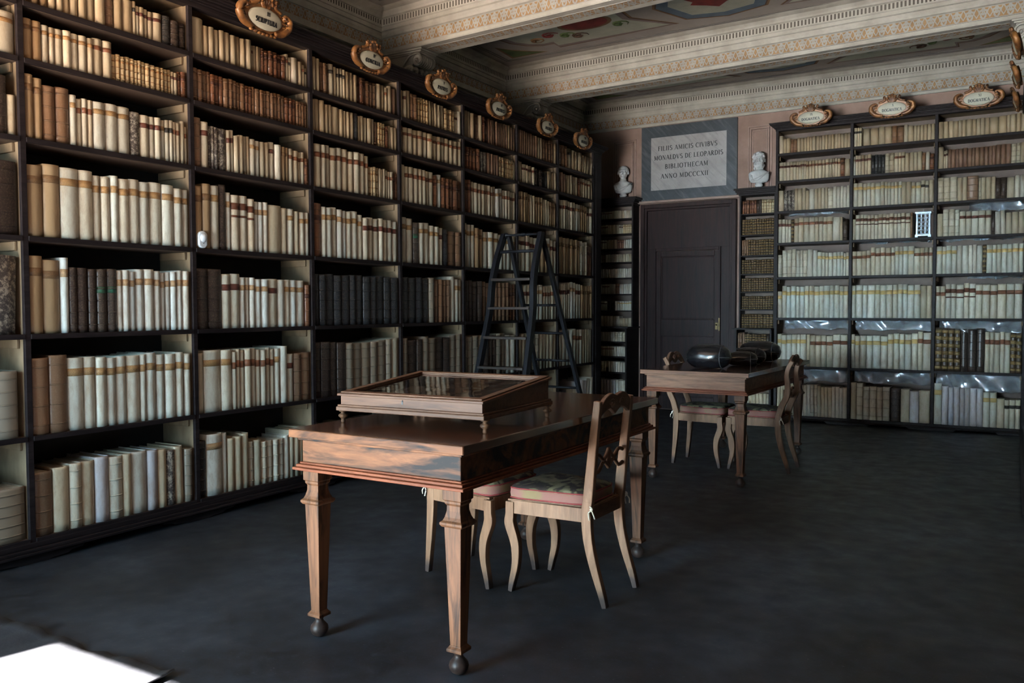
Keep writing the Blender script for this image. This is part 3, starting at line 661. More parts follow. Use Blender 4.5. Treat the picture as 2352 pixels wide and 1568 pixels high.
bookcase('dark bookcase along the right wall, seen only by its cornice signs', mapW, RWD, LZ, .31, [M['case_back']], M['case_in'], 3.000, 3.09, .045, 0, endcaps=(0, 0))

# ---------------------------------------------------------------- books
# code: colour, label colour, material (0 vellum 1 leather 2 mottled), raised bands, words, label words
BK = {
 'V': ((.62, .595, .49), (.36, .21, .09), 0, 0, 'bright cream vellum', 'tan'),
 'W': ((.68, .68, .61), (.40, .25, .13), 0, 0, 'whitish vellum', 'tan'),
 'v': ((.48, .41, .29), None, 0, 0, 'plain cream vellum', ''),
 'w': ((.62, .58, .48), None, 0, 0, 'plain whitish vellum', ''),
 'x': ((.60, .54, .42), None, 0, 4, 'ribbed cream vellum', ''),
 'l': ((.50, .48, .50), None, 0, 0, 'pale lilac grey paper', ''),
 'M': ((.58, .53, .41), (.115, .035, .022), 0, 0, 'cream vellum', 'maroon'),
 'B': ((.54, .48, .36), (.20, .075, .035), 0, 0, 'cream vellum', 'brown'),
 'k': ((.60, .55, .42), (.03, .025, .02), 0, 0, 'cream vellum', 'black'),
 'o': ((.33, .22, .12), (.20, .11, .05), 0, 0, 'tan vellum', 'brown'),
 's': ((.54, .42, .25), (.33, .18, .07), 0, 3, 'small striped tan', 'brown'),
 'R': ((.17, .070, .035), (.08, .03, .02), 1, 4, 'reddish brown leather', 'dark'),
 'T': ((.20, .112, .064), None, 1, 4, 'brown calf leather', ''),
 'P': ((.20, .115, .082), None, 0, 0, 'rosy brown paper', ''),
 'D': ((.035, .022, .018), None, 1, 5, 'dark brown leather', ''),
 'E': ((.020, .022, .027), None, 1, 5, 'blue-black leather', ''),
 'Q': ((.05, .035, .028), (.02, .09, .05), 1, 5, 'dark brown leather', 'green'),
 'K': ((.25, .20, .145), None, 1, 5, 'grey-tan ribbed leather', ''),
 'N': ((.06, .045, .04), None, 2, 0, 'speckled brown', ''),
 'G': ((.58, .56, .46), (.50, .33, .12), 0, 0, 'cream vellum', 'gilt'),
 'H': ((.045, .026, .017), (.16, .10, .04), 1, 5, 'dark gilt-tooled leather', 'gilt'),
 'J': ((.66, .60, .47), (.12, .04, .02), 0, 0, 'cream vellum', 'doubled maroon'),
}
PT = Vector((.60, .56, .48))
class Book: pass
BOOKS = []
ORD = 'first second third fourth fifth sixth seventh eighth ninth tenth eleventh twelfth thirteenth fourteenth fifteenth sixteenth seventeenth eighteenth nineteenth twentieth'.split()
def ordw(i):
    if i < 20: return ORD[i]
    tens = {2: 'twenty', 3: 'thirty', 4: 'forty'}[(i+1)//10]; r = (i+1) % 10
    return (tens[:-1]+'ieth') if r == 0 else tens+'-'+ORD[r-1]
def row(spec, s0, s1, z, hgt, depth, mapf, rz, where, face=-.018, fill=1.0, dmax=.26, tone=1, warm=0):
    """spec: 'code count relheight width' tokens; '_' leaves a gap"""
    rnd = random.Random(hash((round(s0, 2), round(z, 2))) & 0xffff)
    items = []
    for tok in spec.split(','):
        p = tok.split(); code = p[0]; n = int(p[1]); hh = float(p[2]); w_ = float(p[3]) if len(p) > 3 else 1
        lean = float(p[4]) if len(p) > 4 else 0
        for k in range(n): items.append((code, hh, w_*(1 if code == '_' else rnd.uniform(.78, 1.25)), lean))
    tot = sum(i[2] for i in items); s = s0+.004; avail = (s1-s0-.008)*fill; idx = 0
    for code, hh, w_, lean in items:
        wd = avail*w_/tot
        if code != '_':
            k = Book(); k.code = code; k.w = wd*.965; k.h = hgt*hh*rnd.uniform(.975, 1.02); k.d = min(dmax, depth-.03, max(.11, k.h*.72))
            k.s, k.z, k.o = s, z, face-rnd.uniform(0, .012); k.mapf, k.rz = mapf, rz; k.where = where; k.i = idx; k.lean = lean+rnd.uniform(-.25, .25)
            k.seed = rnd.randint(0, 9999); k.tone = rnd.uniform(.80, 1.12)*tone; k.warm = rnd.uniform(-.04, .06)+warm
            BOOKS.append(k); idx += 1
        s += wd
def arc(w, bulge, n, out=0):
    return [(w*j/n, -(bulge+out)*sin(pi*j/n)**.75-out*.3) for j in range(n+1)]
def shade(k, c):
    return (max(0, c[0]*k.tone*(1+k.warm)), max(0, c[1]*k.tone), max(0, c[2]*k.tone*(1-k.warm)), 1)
def put(b, loops, zs_, lay, col, mi, jit=None, cap=True, sm=0):
    """extruded strip through z values; loops = closed outline"""
    rings = []
    for zi, z in enumerate(zs_):
        rings.append([b.verts.new((x+(jit.uniform(-.0006, .0006) if jit else 0), y+(jit.uniform(-.0002, .0012) if jit else 0), z)) for x, y in loops])
    fs = []; n = len(loops)
    for A, B in zip(rings, rings[1:]):
        for j in range(n):
            f = b.faces.new((A[j], A[(j+1) % n], B[(j+1) % n], B[j])); f.smooth = j < sm; fs.append(f)
    if cap: fs.append(b.faces.new(rings[0][::-1])); fs.append(b.faces.new(rings[-1]))
    for f in fs:
        f.material_index = mi
        for l in f.loops: l[lay] = col
def label_zs(k):
    c = BK[k.code]; r = random.Random(k.seed)
    if c[1] is None: return []
    h = k.h
    if k.code in 'VWo': z = .740+.010*r.random(); return [(z*h, (z+.105)*h)]
    if k.code in 'MBk': return [(.70*h, .815*h)]
    if k.code == 'G': return [(.72*h, .84*h)]
    if k.code == 'J': return [(.74*h, .86*h), (.60*h, .64*h)]
    if k.code == 's': return [(.28*h, .31*h), (.52*h, .55*h), (.74*h, .80*h)]
    if k.code == 'Q': return [(.62*h, .72*h)]
    if k.code == 'H': return [((a+.03)*h, (a+.115)*h) for a in (.02, .18, .35, .52, .69, .84)]
    return [(.68*h, .78*h)]
def geom(k, b, lay, kinds, simple, only=None):
    c = BK[k.code]; r = random.Random(k.seed); w_, h, d = k.w, k.h, k.d
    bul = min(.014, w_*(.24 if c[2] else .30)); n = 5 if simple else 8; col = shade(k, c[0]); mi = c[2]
    if 'binding' in kinds:
        if simple:
            put(b, arc(w_, bul, n)+[(w_, d), (0, d)], [0, h], lay, col, mi, sm=n)
        else:
            a = arc(w_, bul, n); th = min(.0035, w_*.14); inn = [(x*(w_-2*th)/w_+th, y+th) for x, y in a][::-1]
            zz = [0, h*.12, h*.35, h*.55, h*.78, h*.95, h]
            put(b, a+[(w_, d), (w_-th, d)]+inn+[(th, d), (0, d)], zz, lay, col, mi, r if c[2] == 0 else None, sm=n)
    if 'bands' in kinds and c[3]:
        cc = tuple(x*.82 for x in col[:3])+(1,)
        for q in range(c[3]):
            if only is not None and q != only: continue
            z = h*(.12+.76*q/max(1, c[3]-1)) if c[3] > 1 else h*.5; t_ = .0035 if not simple else .003
            a = arc(w_, bul, n, .0028); put(b, a+[(w_*.98, .002), (w_*.02, .002)], [z-t_, z+t_], lay, cc, mi, sm=n)
    if 'label' in kinds:
        li = 4 if k.code in 'GH' else 3
        for qi, (z0, z1) in enumerate(label_zs(k)):
            if only is not None and qi != only: continue
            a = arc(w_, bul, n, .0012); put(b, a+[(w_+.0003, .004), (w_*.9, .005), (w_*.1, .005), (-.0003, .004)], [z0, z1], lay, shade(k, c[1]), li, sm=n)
    if 'pages' in kinds:
        th = min(.0035, w_*.14)+.0006
        bx_ = [(th, .0045), (w_-th, .0045), (w_-th, d-.004), (th, d-.004)]
        put(b, bx_, [.004, h-.006], lay, (.45, .4, .3, 1), 5)
BMATS = [M['vellum'], M['leather'], M['mottledb'], M['label'], M['giltlabel'], M['paper']]
def fin(name, b, mats, parent=None):
    me = bpy.data.meshes.new(name); b.to_mesh(me); b.free()
    for m in mats: me.materials.append(m)
    o = bpy.data.objects.new(name, me); C.objects.link(o); o.parent = parent; return o

# --- rows of the left bookcase: bay index -> seven shelves from the top
LEFT = {
0: ['v 20 .62', 'o 12 .8,V 2 .82 2', 'T 10 .8,R 1 .85 2.2,D 1 .78 1.4,v 1 .55 .8', 'R 8 .8,D 1 .80 1.2,D 1 .78 1.6', 'V 8 .8,N 1 .84 2.6 2,_ 1 1 .25', 'V 8 .72,V 1 .70 1.5,K 1 .68 1.6,_ 1 1 .3', 'K 7 .62,x 1 .68 1.6,K 1 .55 2.2'],
1: ['o 3 .68,v 5 .68,v 2 .72 1.2,T 1 .64,v 1 .7 1.2,v 1 .66 1.4,k 1 .68 .5,M 3 .62 .6,M 1 .60 .8,M 1 .62 1.1,E 1 .6 .9,D 2 .58 1.1',
    'o 2 .80 1.3,V 2 .77,V 5 .76 1.15,B 2 .80 1.5,s 5 .58 .75,s 3 .57 .65,s 3 .56 .9,s 3 .56 .8,M 2 .55 .6,R 2 .60 .9',
    'o 2 .86 1.2,T 2 .78 1.7,V 1 .71,B 3 .70 .85,V 3 .70 1.5,N 1 .67 1.3,M 1 .67 1.4,M 1 .66 .7,M 1 .66 1.1,V 1 .64 .8,k 2 .66 .8,B 2 .66 .6,v 1 .70 .9 1,B 1 .62 .7',
    'o 2 .79 1.4,V 1 .79 1.7,V 1 .78 1.7,V 1 .77 1.1,V 1 .77 1.2,V 1 .77 .9,V 5 .76 1.25,V 2 .75 1.0',
    'o 1 .84 1.4,o 1 .83 1.5,W 1 .83 1.0,D 3 .74 1.1,Q 2 .73 1.4,W 1 .74 .8,W 2 .73 .9,W 2 .74 1.05,W 4 .73 .75,W 2 .74 .9,_ 1 1 .15',
    'T 1 .82 1.5,T 1 .82 1.7,V 2 .78 1.4,V 3 .77 1.15,V 1 .77 1.2,V 1 .78 .85,V 1 .78 1,V 3 .77 1.15,V 1 .76 1,_ 1 1 .15',
    'T 1 .68 1.5,v 1 .69 1.4,x 1 .70 1.3,v 1 .71 1.1,l 1 .71 1.5,x 1 .71 1.6,v 1 .70 1.0,w 1 .71 1.5,l 1 .70 1.2,v 1 .70 1.0,N 1 .66 .9,v 1 .70 1.0 -1,K 1 .66 .9,_ 1 1 .1'],
2: ['v 1 .80 2,v 9 .70 1,M 1 .6 .6,v 3 .62 .55,R 6 .62 .9,B 1 .70 .8,k 1 .62 .6,w 1 .66 1.5,v 1 .6 1,B 1 .55 .7,k 1 .5 .7',
    'T 4 .78,R 3 .74,T 5 .74,R 2 .72 .8,T 9 .72 .9,R 3 .70,T 4 .68 .8',
    'T 1 .8 1.4,M 1 .78 1.4,N 3 .72 .7,N 1 .72 1.7,M 2 .72 .9,v 3 .66,v 1 .68 .8,V 2 .64,v 2 .65,M 1 .66 1.2,w 1 .66 1.5,o 2 .62 .9,B 2 .62 1.2,B 2 .60 .8,R 1 .5 1.2',
    'o 1 .83 1.2,o 1 .84 1.0,V 1 .83 1.1,D 1 .86 1.1,W 1 .78 .9,J 3 .75 1.1,W 3 .72 .7,v 1 .70 2.1,v 1 .67 1.3,V 1 .66 1.2,v 1 .66 1.0,V 2 .65 .9',
    'D 1 .80 1.6,D 1 .79 1.8,M 1 .74 1.5,M 1 .73 1.4,W 3 .69 .8,W 2 .69 1.0,M 1 .68 1.4,w 1 .69 1,V 1 .69 .9,W 1 .69 1.3,W 1 .68 1.2,R 1 .62 1.1',
    'v 1 .76 .9,V 1 .77 2.0,V 1 .77 1.5,B 1 .76 .7,B 8 .77 .8,V 1 .77 1.1,w 1 .79 1.2,M 1 .68 1.3,T 2 .69 1.4',
    'E 1 .7 1.3,W 1 .78 2.1,w 1 .78 .9,v 2 .70 1.0,v 1 .72 1.1,x 1 .60 1.2,v 1 .60 1.4,x 4 .58 1.0,w 1 .60 1.2,v 5 .66 .9'],
3: ['v 2 .86,T 3 .80 .8,k 1 .82,v 1 .8,k 3 .80 .8,v 3 .78,R 3 .76 .8,T 3 .72,v 2 .74 1.2,B 1 .72,v 1 .8 1.2,P 1 .75 1.6',
    'v 3 .88,v 2 .84 .8,v 1 .84 2.2,v 4 .80,E 1 .80,v 5 .78 .9,T 1 .74,s 3 .74 .8,R 1 .7,v 3 .72 .8',
    'W 1 .70 .5,B 9 .84 1.4,B 1 .80 1.3,s 4 .62 .8,v 3 .62 .7,B 3 .60 .7,R 2 .58 .7',
    'R 1 .82 1.5,V 1 .79 .9,V 2 .78,W 2 .76 .9,V 2 .76 1.1,V 1 .74 1.2,M 7 .70 1.1',
    'E 12 .80 1', 'D 4 .80 1.1,K 5 .78 1.3,K 1 .8 .9,v 1 .80 1', 'w 14 .62 1'],
4: ['v 1 .8,M 1 .8,v 1 .84 1.2,T 2 .80,s 4 .76 .8,v 2 .78,v 3 .74,s 4 .70 .8,M 2 .66 .7,w 1 .74',
    'T 1 .84,B 13 .84 1', 'v 1 .83,B 7 .80 1,R 1 .74,W 1 .76 1.2,R 5 .72 1.1', 'V 2 .78 1.2,Q 1 .74 1.1,V 2 .74 1.2,V 2 .71,M 1 .70,E 1 .66,T 2 .66 1.6',
    'E 4 .80 1.3,K 1 .8,T 4 .78 .9,w 1 .86 1.0,V 2 .80 .8', 'K 1 .8,D 2 .78,K 2 .8,D 2 .8,K 2 .82', 'w 12 .6'],
5: ['v 4 .86,T 2 .86,v 1 .88,R 2 .86,P 10 .86 .8,v 1 .86,P 2 .84', 'R 5 .80,N 2 .76 1.3,P 4 .78,s 9 .76 .6,v 1 .70', 'R 2 .82 1.2,B 8 .78,W 2 .76,B 5 .74 .9', 'V 3 .84 .8,o 2 .78,V 3 .74 1.2,V 4 .72', 'D 2 .8,D 2 .78,T 3 .78,T 4 .78,R 2 .76', 'K 4 .78,D 3 .78,K 2 .8,w 2 .76', 'v 10 .6'],
6: ['P 9 .86 .8,v 2 .84,T 4 .84,v 1 .82', 'v 2 .82,M 6 .74 .9,D 3 .7,E 2 .68,v 4 .74', 'o 5 .82,v 2 .78,o 3 .76,v 3 .74,o 3 .7', 'M 3 .80,M 3 .76,o 2 .74,V 1 .8,M 2 .74', 'M 5 .76,V 3 .78,B 5 .76', 'v 3 .76,K 3 .74,v 5 .74', 'D 4 .55,w 5 .5,v 3 .6'],
7: ['T 3 .84,k 1 .82 1.6,v 3 .8 1 4,v 5 .74 .8 7', 'P 3 .84,v 5 .84,R 1 .84,B 4 .84,v 1 .8', 'M 7 .86,V 2 .84,o 3 .82,M 2 .78', 'o 6 .86,o 3 .84,x 3 .82,R 2 .74', 'M 5 .84,W 2 .86,M 2 .84,o 5 .80', 'w 4 .80 1.2,B 3 .80 1.4,v 4 .78', 'E 3 .5,v 3 .5,l 3 .66 1.2 4,w 2 .7 1.2 5'],
}
BAYN = ['cropped bay at photo edge', 'bay numbered one', 'bay', 'bay', 'bay', 'bay', 'bay', 'bay']
BN = ['the cropped left bay', 'first full left bay', 'second full left bay', 'third full left bay', 'fourth left bay', 'fifth left bay', 'sixth left bay', 'farthest left bay']
SN = ['top shelf', 'second shelf down', 'third shelf down', 'fourth shelf down', 'fifth shelf down', 'sixth shelf down', 'bottom shelf']
for i, rows in LEFT.items():
    for j, sp in enumerate(rows):
        top = LZ[j]-(.026 if j else 0); row(sp, LD[i]+.014, LD[i+1]-.014, LZ[j+1]+.0005, top-LZ[j+1], .29, mapL, pi/2, '%s, %s' % (SN[j], BN[i]), tone=(.74, .78, .92, 1, 1, 1, .95)[j], warm=(.14, .12, .05, .02, 0, -.02, -.02)[j])  # upper shelves darker and warmer: their dim warm light put into book colours
RIGHT = {
0: ['w 1 .78 1.5,v 2 .64 1.2,T 2 .58,v 3 .6,v 8 .62,v 6 .62', 'M 5 .74 .9,M 5 .74 .5,B 11 .72 .8,R 1 .72 .9,v 1 .66 1.6', 'v 1 .76 1.3,N 3 .74 1,v 3 .78 1.1,v 1 .7,w 1 .72 1.3,v 4 .74 .9,x 1 .7 1.3,w 5 .76 .9', 'M 4 .80 .8,H 1 .80 .8,B 8 .82 1.2,w 1 .80 1.8,v 1 .78 .7,D 1 .7,_ 1 1 .4',
    'x 1 .7,x 3 .86 1.3,x 3 .82 .9,w 2 .82 1.1,G 2 .74 1,G 5 .72 .9,G 2 .70 .7', 'G 1 .70 1,G 14 .82 1', 'G 5 .68 1,G 1 .68 1.2,v 1 .68 .9,B 4 .68 1.2,B 2 .69 1.4', 'v 7 .68,w 3 .66,x 2 .66,v 4 .64,w 4 .64'],
1: ['k 3 .80 .7,_ 1 1 .4,v 4 .72 1.8,T 2 .70 1.3,w 1 .72 1.1,v 1 .66 1.4,v 6 .64 .8', 'W 1 .72 .5,M 5 .76 .9,E 4 .72 .9,x 2 .74 1.3,B 3 .74 .9,v 4 .7,T 1 .66,w 1 .66,R 1 .6', 'G 7 .80 1.1,G 5 .78 .9,v 2 .74,G 2 .72,k 2 .74,v 1 .74', 'v 1 .68 .8,J 14 .80 1,T 1 .8 .5,_ 1 1 5',
    'B 4 .74,B 5 .82,G 4 .82,B 4 .78', 'G 1 .82,G 6 .82 1.2,G 3 .82,G 2 .82,v 2 .78', 'G 1 .72 .6,G 1 .68,G 2 .7,G 1 .70 1.5,G 1 .67 1.3,G 5 .74,B 2 .78 1.2', 'v 1 .74,x 1 .74,x 2 .68 1.2,x 2 .68,D 1 .68 1.5,v 1 .66,l 1 .64 1.3,v 1 .66 1.2'],
2: ['v 5 .66,v 3 .66,v 3 .66,v 2 .66 1.5,v 4 .7 .9', 'v 1 .80 1.4,M 2 .66 .6,P 12 .68 .9,P 3 .7,x 2 .7,v 1 .72', 'x 2 .78 1.3,x 1 .8 1.6,v 2 .76,T 1 .78 2,x 1 .7 .5,v 3 .70,D 2 .66 1,v 1 .66 1.6,w 2 .7', 'v 1 .72,x 3 .82,M 5 .74 1.3,D 1 .7 .8,w 2 .7 1 -2,v 3 .66',
    'G 4 .80 .9,w 5 .80 .9,H 1 .8 .6,G 7 .80 .9', 'B 2 .76,J 5 .82 1.1,B 6 .80 1.3', 'H 4 .86 1,D 3 .86 1.2,B 5 .78 .8,H 2 .78', 'G 1 .80 1.4,l 7 .74 1.1,G 2 .68 1.2,v 1 .56 1.1,k 3 .54 1'],
}
RN = ['first bay right of door', 'middle bay of right bookcase', 'rightmost bay']
RSN = ['top shelf', 'second shelf down', 'third shelf down', 'fourth shelf down', 'fifth shelf down', 'sixth shelf down', 'seventh shelf down', 'bottom shelf']
for i, rows in RIGHT.items():
    for j, sp in enumerate(rows):
        row(sp, RE[i]+.014, RE[i+1]-.014, RZ[j+1]+.0005, RZ[j]-(.026 if j else 0)-RZ[j+1], .26, mapR, 0, '%s, %s' % (RSN[j], RN[i]), tone=(.74, .78, .88, .95, 1, 1.04, 1.04, 1)[j], warm=(.14, .12, .06, .02, -.01, -.03, -.03, -.03)[j])  # light tinted into the colours here too, warm above, cool below
def mapN(y): return lambda s, o, z: (s, y-o, z)
NLr = ['B 8 .62,v 6 .66,w 4 .66', 's 4 .66,B 4 .66,v 6 .64,M 2 .6,s 4 .64', 'M 6 .66,v 5 .66,R 3 .62,w 4 .64', 'v 4 .62,T 2 .6,w 6 .64,v 6 .64', 'w 18 .62', 'w 4 .66,B 3 .66,w 3 .66,R 2 .66,w 6 .66', 'M 6 .60,D 4 .62,w 1 .6,G 6 .60', 'v 4 .70,w 4 .7,v 4 .58']
for j, sp in enumerate(NLr): row(sp, NLX[0]+.022, NLX[1]-.022, ZUL[j+1]+.0005, ZUL[j]-.014-ZUL[j+1], .18, mapN(9.60), 0, 'x', dmax=.14)
for j, sp in enumerate(['x 2 .74,w 8 .72,x 4 .72', 'w 5 .74,B 6 .72,w 5 .72', 'w 4 .72,x 3 .72,E 1 .3,w 7 .72', 'w 4 .76,l 5 .7,w 3 .7']): row(sp, NLX[0]+.022, NLX[1]-.022, ZLL[j+1]+.0005, ZLL[j]-.018-ZLL[j+1], .34, mapN(9.41), 0, 'x')
for j, sp in enumerate(['R 6 .8,D 2 .8,s 5 .8', 'H 8 .80,H 5 .80', 'T 3 .82,H 10 .82', 'H 13 .82', 'H 13 .82', 'H 13 .80', 'H 11 .80']): row(sp, NRX[0]+.022, NRX[1]-.022, ZUR[j+1]+.0005, ZUR[j]-.014-ZUR[j+1], .18, mapN(9.60), 0, 'x', dmax=.14)
for j, sp in enumerate(['T 3 .84,H 8 .78,D 1 .78', 'w 8 .6', 'w 4 .42,v 6 .38']): row(sp, NRX[0]+.022, NRX[1]-.022, ZLR[j+1]+.0005, ZLR[j]-.018-ZLR[j+1], .3, mapN(9.45), 0, 'x')
for i in range(4):
    for j in range(7):
        row('v 8 .7,M 6 .74,w 8 .7' if (i+j) % 2 else 'T 6 .72,V 8 .74,K 5 .7', RWD[i]+.014, RWD[i+1]-.014, LZ[j+1]+.0005, LZ[j]-.026-LZ[j+1], .29, mapW, -pi/2, 'w')

def project(p):
    d = Vector(p)-CAM; z = d.dot(fw)
    return (1176+F*d.dot(rt)/z, 784-F*d.dot(up)/z, z)
def blocked(u, v):          # hidden behind the near table and its vitrine
    return (u > 660 and u < 1500 and v > 985) or (u > 800 and u < 1250 and v > 900) or (1470 < u < 1830 and v > 860)
for k in BOOKS:
    m_ = Vector(k.mapf(k.s+k.w/2, k.o, k.z+k.h/2)); u, v, z = project(m_)
    if k.where == 'w' or not (-10 < u < 2362 and -10 < v < 1578) or z < .3: k.area = 0; continue
    n_ = Vector((1, 0, 0)) if k.rz > 1 else Vector((0, -1, 0))
    k.area = k.w*k.h*abs((CAM-m_).normalized().dot(n_))/(z*z)*(.02 if blocked(u, v) else 1)
cut = sorted((k.area for k in BOOKS), reverse=True)[299]
def place(k):
    x, y, z = k.mapf(k.s, k.o, k.z)
    if k.mapf is mapW: x, y, z = k.mapf(k.s+k.w, k.o, k.z)
    return Matrix.Translation((x, y, z)) @ Matrix.Rotation(k.rz, 4, 'Z') @ Matrix.Rotation(rad(k.lean) if abs(k.lean) > .5 else 0, 4, 'Y')
rest = BM(); rl = rest.loops.layers.float_color.new('dye_and_light'); nind = 0
for k in BOOKS:
    if k.area >= cut and nind < 300:
        nind += 1; c = BK[k.code]
        b = BM(); lay = b.loops.layers.float_color.new('dye_and_light'); geom(k, b, lay, ('binding',), False); o = fin('book', b, BMATS)
        o.matrix_world = place(k)
        lb = ' with %s label' % c[5] if c[5] else ''
        o['label'] = '%s book%s, %s on %s' % (c[4], lb, ordw(k.i), k.where); o['category'] = 'book'
        o['group'] = 'old books, %s' % k.where
        b = BM(); lay = b.loops.layers.float_color.new('dye_and_light'); geom(k, b, lay, ('pages',), False); fin('page_block', b, BMATS, o)
        if c[1]:
            for qi in range(len(label_zs(k))): b = BM(); lay = b.loops.layers.float_color.new('dye_and_light'); geom(k, b, lay, ('label',), False, qi); q = fin('title_label', b, BMATS, o); q['label'] = c[5]+' title label'
        if c[3]:
            for qn in range(c[3]): b = BM(); lay = b.loops.layers.float_color.new('dye_and_light'); geom(k, b, lay, ('bands',), False, qn); fin('raised_band', b, BMATS, o)
    else:
        n0 = len(rest.verts); geom(k, rest, rl, ('binding', 'bands', 'label'), True); rest.verts.ensure_lookup_table()
        mt = place(k)
        for v in rest.verts[n0:]: v.co = mt @ v.co
me = bpy.data.meshes.new('shelved_books'); rest.to_mesh(me); rest.free()
for m in BMATS: me.materials.append(m)
ro = bpy.data.objects.new('shelved_books', me); C.objects.link(ro)
tag(ro, 'the many smaller vellum and leather books filling the distant and upper shelves', 'books'); ro['kind'] = 'stuff'
print('books', len(BOOKS), 'individual', nind)

# ---------------------------------------------------------------- tables
def table(x, y, a, label, apmat, lbl2):
    """origin = near right top corner of the table footprint"""
    W, L, H = .797, 1.711, .80
    t = thing('library_table', label, 'table', (x, y, 0), a, 'walnut library tables')
    b = BM(); bx(b, -W, 0, 0, L, H-.032, H); top = obj('table_top', b, [M['walnut_top']], t, .004); 
    b = BM(); bx(b, -W+.002, -.002, -.0015, .010, H-.031, H-.002); obj('front_edge', b, [apmat], t, .002)
    i = .036
    b = BM(); bx(b, -W+i, -i, i, L-i, .672, H-.032); bx(b, -W+i-.012, -i+.012, i-.012, L-i+.012, H-.044, H-.032); obj('apron', b, [apmat], t, .003)
    b = BM()
    for o, z0, z1 in ((.008, .666, .674), (.018, .655, .666), (.028, .644, .655)): bx(b, -W+i-o, -i+o, i-o, L-i+o, z0, z1)
    obj('apron_moulding', b, [M['red_mould']], t, .003)
    c = .0745
    for lx, ly in ((-W+c, c), (-c, c), (-c, L-c), (-W+c, L-c)):
        b = BM(); sq_stack(b, [(.095, .021), (.512, .034)], lx, ly)
        sq_stack(b, [(.512, .040), (.520, .046), (.528, .046), (.534, .038), (.545, .033), (.566, .028), (.584, .0275), (.592, .033), (.600, .033), (.604, .038), (.644, .038)], lx, ly)
        sq_stack(b, [(.078, .020), (.082, .031), (.092, .031), (.100, .024), (.104, .022)], lx, ly)
        lg = obj('leg', b, [M['walnut_leg']], t, .0015)
        b = BM(); lathe(b, [(.008, 0), (.014, .002), (.024, .008), (.032, .020), (.0345, .031), (.032, .043), (.023, .054), (.016, .062), (.015, .070), (.020, .076), (.020, .080)], lx, ly, 20)
        obj('ball_foot', b, [M['foot']], lg)
    return t
M['walnut_pale2'] = M['walnut_pale']
table(2.5952, 2.2684, -.0092, 'long walnut library table nearest the viewer, carrying the glazed display case', M['walnut'], '')
table(2.5937, 5.7129, -.0302, 'paler walnut library table farther back, carrying shiny black leather bolsters', M['walnut_pale'], '')

# display case on the near table
t = thing('display_case', 'sloping wooden display case with glass lid standing on near table', 'display case', (2.175, 2.775, .80), rad(2.6))
hw, hd = .335, .285
b = BM(); bx(b, -hw, hw, -hd, hd, .050, .066); bx(b, -hw+.004, hw-.004, -hd+.004, hd-.004, .066, .074); obj('plinth', b, [M['walnut_case']], t, .003)
b = BM(); i = .014; zf, zr = .108, .152
X0, X1, Y0, Y1 = -hw+i, hw-i, -hd+i, hd-i; th = .014
for q in (((X0, Y0), (X1, Y0), (X1, Y0+th), (X0, Y0+th)), ((X0, Y1-th), (X1, Y1-th), (X1, Y1), (X0, Y1)), ((X0, Y0+th), (X0+th, Y0+th), (X0+th, Y1-th), (X0, Y1-th)), ((X1-th, Y0+th), (X1, Y0+th), (X1, Y1-th), (X1-th, Y1-th))):
    A = [b.verts.new((x, y, .074)) for x, y in q]; B = [b.verts.new((x, y, zf+(zr-zf)*(y-Y0)/(Y1-Y0))) for x, y in q]
    b.faces.new(A[::-1]); b.faces.new(B)
    for k in range(4): b.faces.new((A[k], A[(k+1) % 4], B[(k+1) % 4], B[k]))
bx(b, X0+th, X1-th, Y0+th, Y1-th, .066, .076)
body = obj('case_body', b, [M['walnut_case']], t, .001)
b = BM(); bx(b, -.03, -.024, Y0-.001, Y0+.002, .088, .100); ell(b, (-.027, Y0, .1), (.004, .002, .004), None, 10, 6); obj('keyhole', b, [M['ink']], body)
b = BM(); bx(b, X0+th, X1-th, Y0+th, Y1-th, .076, .078); obj('felt_lining', b, [M['felt']], t)
sl_ = math.atan2(zr-zf, Y1-Y0)
def lidpt(y, up_=0): return zf+.001+(zr-zf)*(y-Y0)/(Y1-Y0)+up_
b = BM()
def slab(x0, x1, y0, y1, u0_, u1_):
    A = [b.verts.new((x, y, lidpt(y, u0_))) for x, y in ((x0, y0), (x1, y0), (x1, y1), (x0, y1))]; B = [b.verts.new((x, y, lidpt(y, u1_))) for x, y in ((x0, y0), (x1, y0), (x1, y1), (x0, y1))]
    b.faces.new(A[::-1]); b.faces.new(B)
    for k in range(4): b.faces.new((A[k], A[(k+1) % 4], B[(k+1) % 4], B[k]))
fx0, fx1, fy0, fy1, fwid = -hw+.004, hw-.004, -hd+.002, hd+.002, .040
for w0, u1_ in ((0, .010), (.010, .016)):
    for q in ((fx0+w0, fx1-w0, fy0+w0, fy0+fwid), (fx0+w0, fx1-w0, fy1-fwid, fy1-w0), (fx0+w0, fx0+fwid, fy0+fwid, fy1-fwid), (fx1-fwid, fx1-w0, fy0+fwid, fy1-fwid)): slab(*q, 0 if w0 == 0 else .010, u1_)
lid = obj('lid_frame', b, [M['walnut_case']], t, .0025)
b = BM(); slab(fx0+fwid, fx1-fwid, fy0+fwid, fy1-fwid, .003, .006); obj('glass_pane', b, [M['glass']], lid)
b = BM()
for k in range(3): slab(-.24+k*.16, -.11+k*.16, -.13, .10, -.026, -.024)
obj('page_sheets', b, [M['felt']], t)
for sx in (-1, 1):
    for sy in (-1, 1):
        b = BM(); lathe(b, [(.007, 0), (.0095, .006), (.008, .014), (.010, .018), (.018, .024), (.019, .029), (.017, .033), (.009, .037), (.009, .041), (.016, .045), (.018, .050)], sx*(hw-.012), sy*(hd-.030), 18)
        obj('turned_foot', b, [M['walnut_leg']], t)

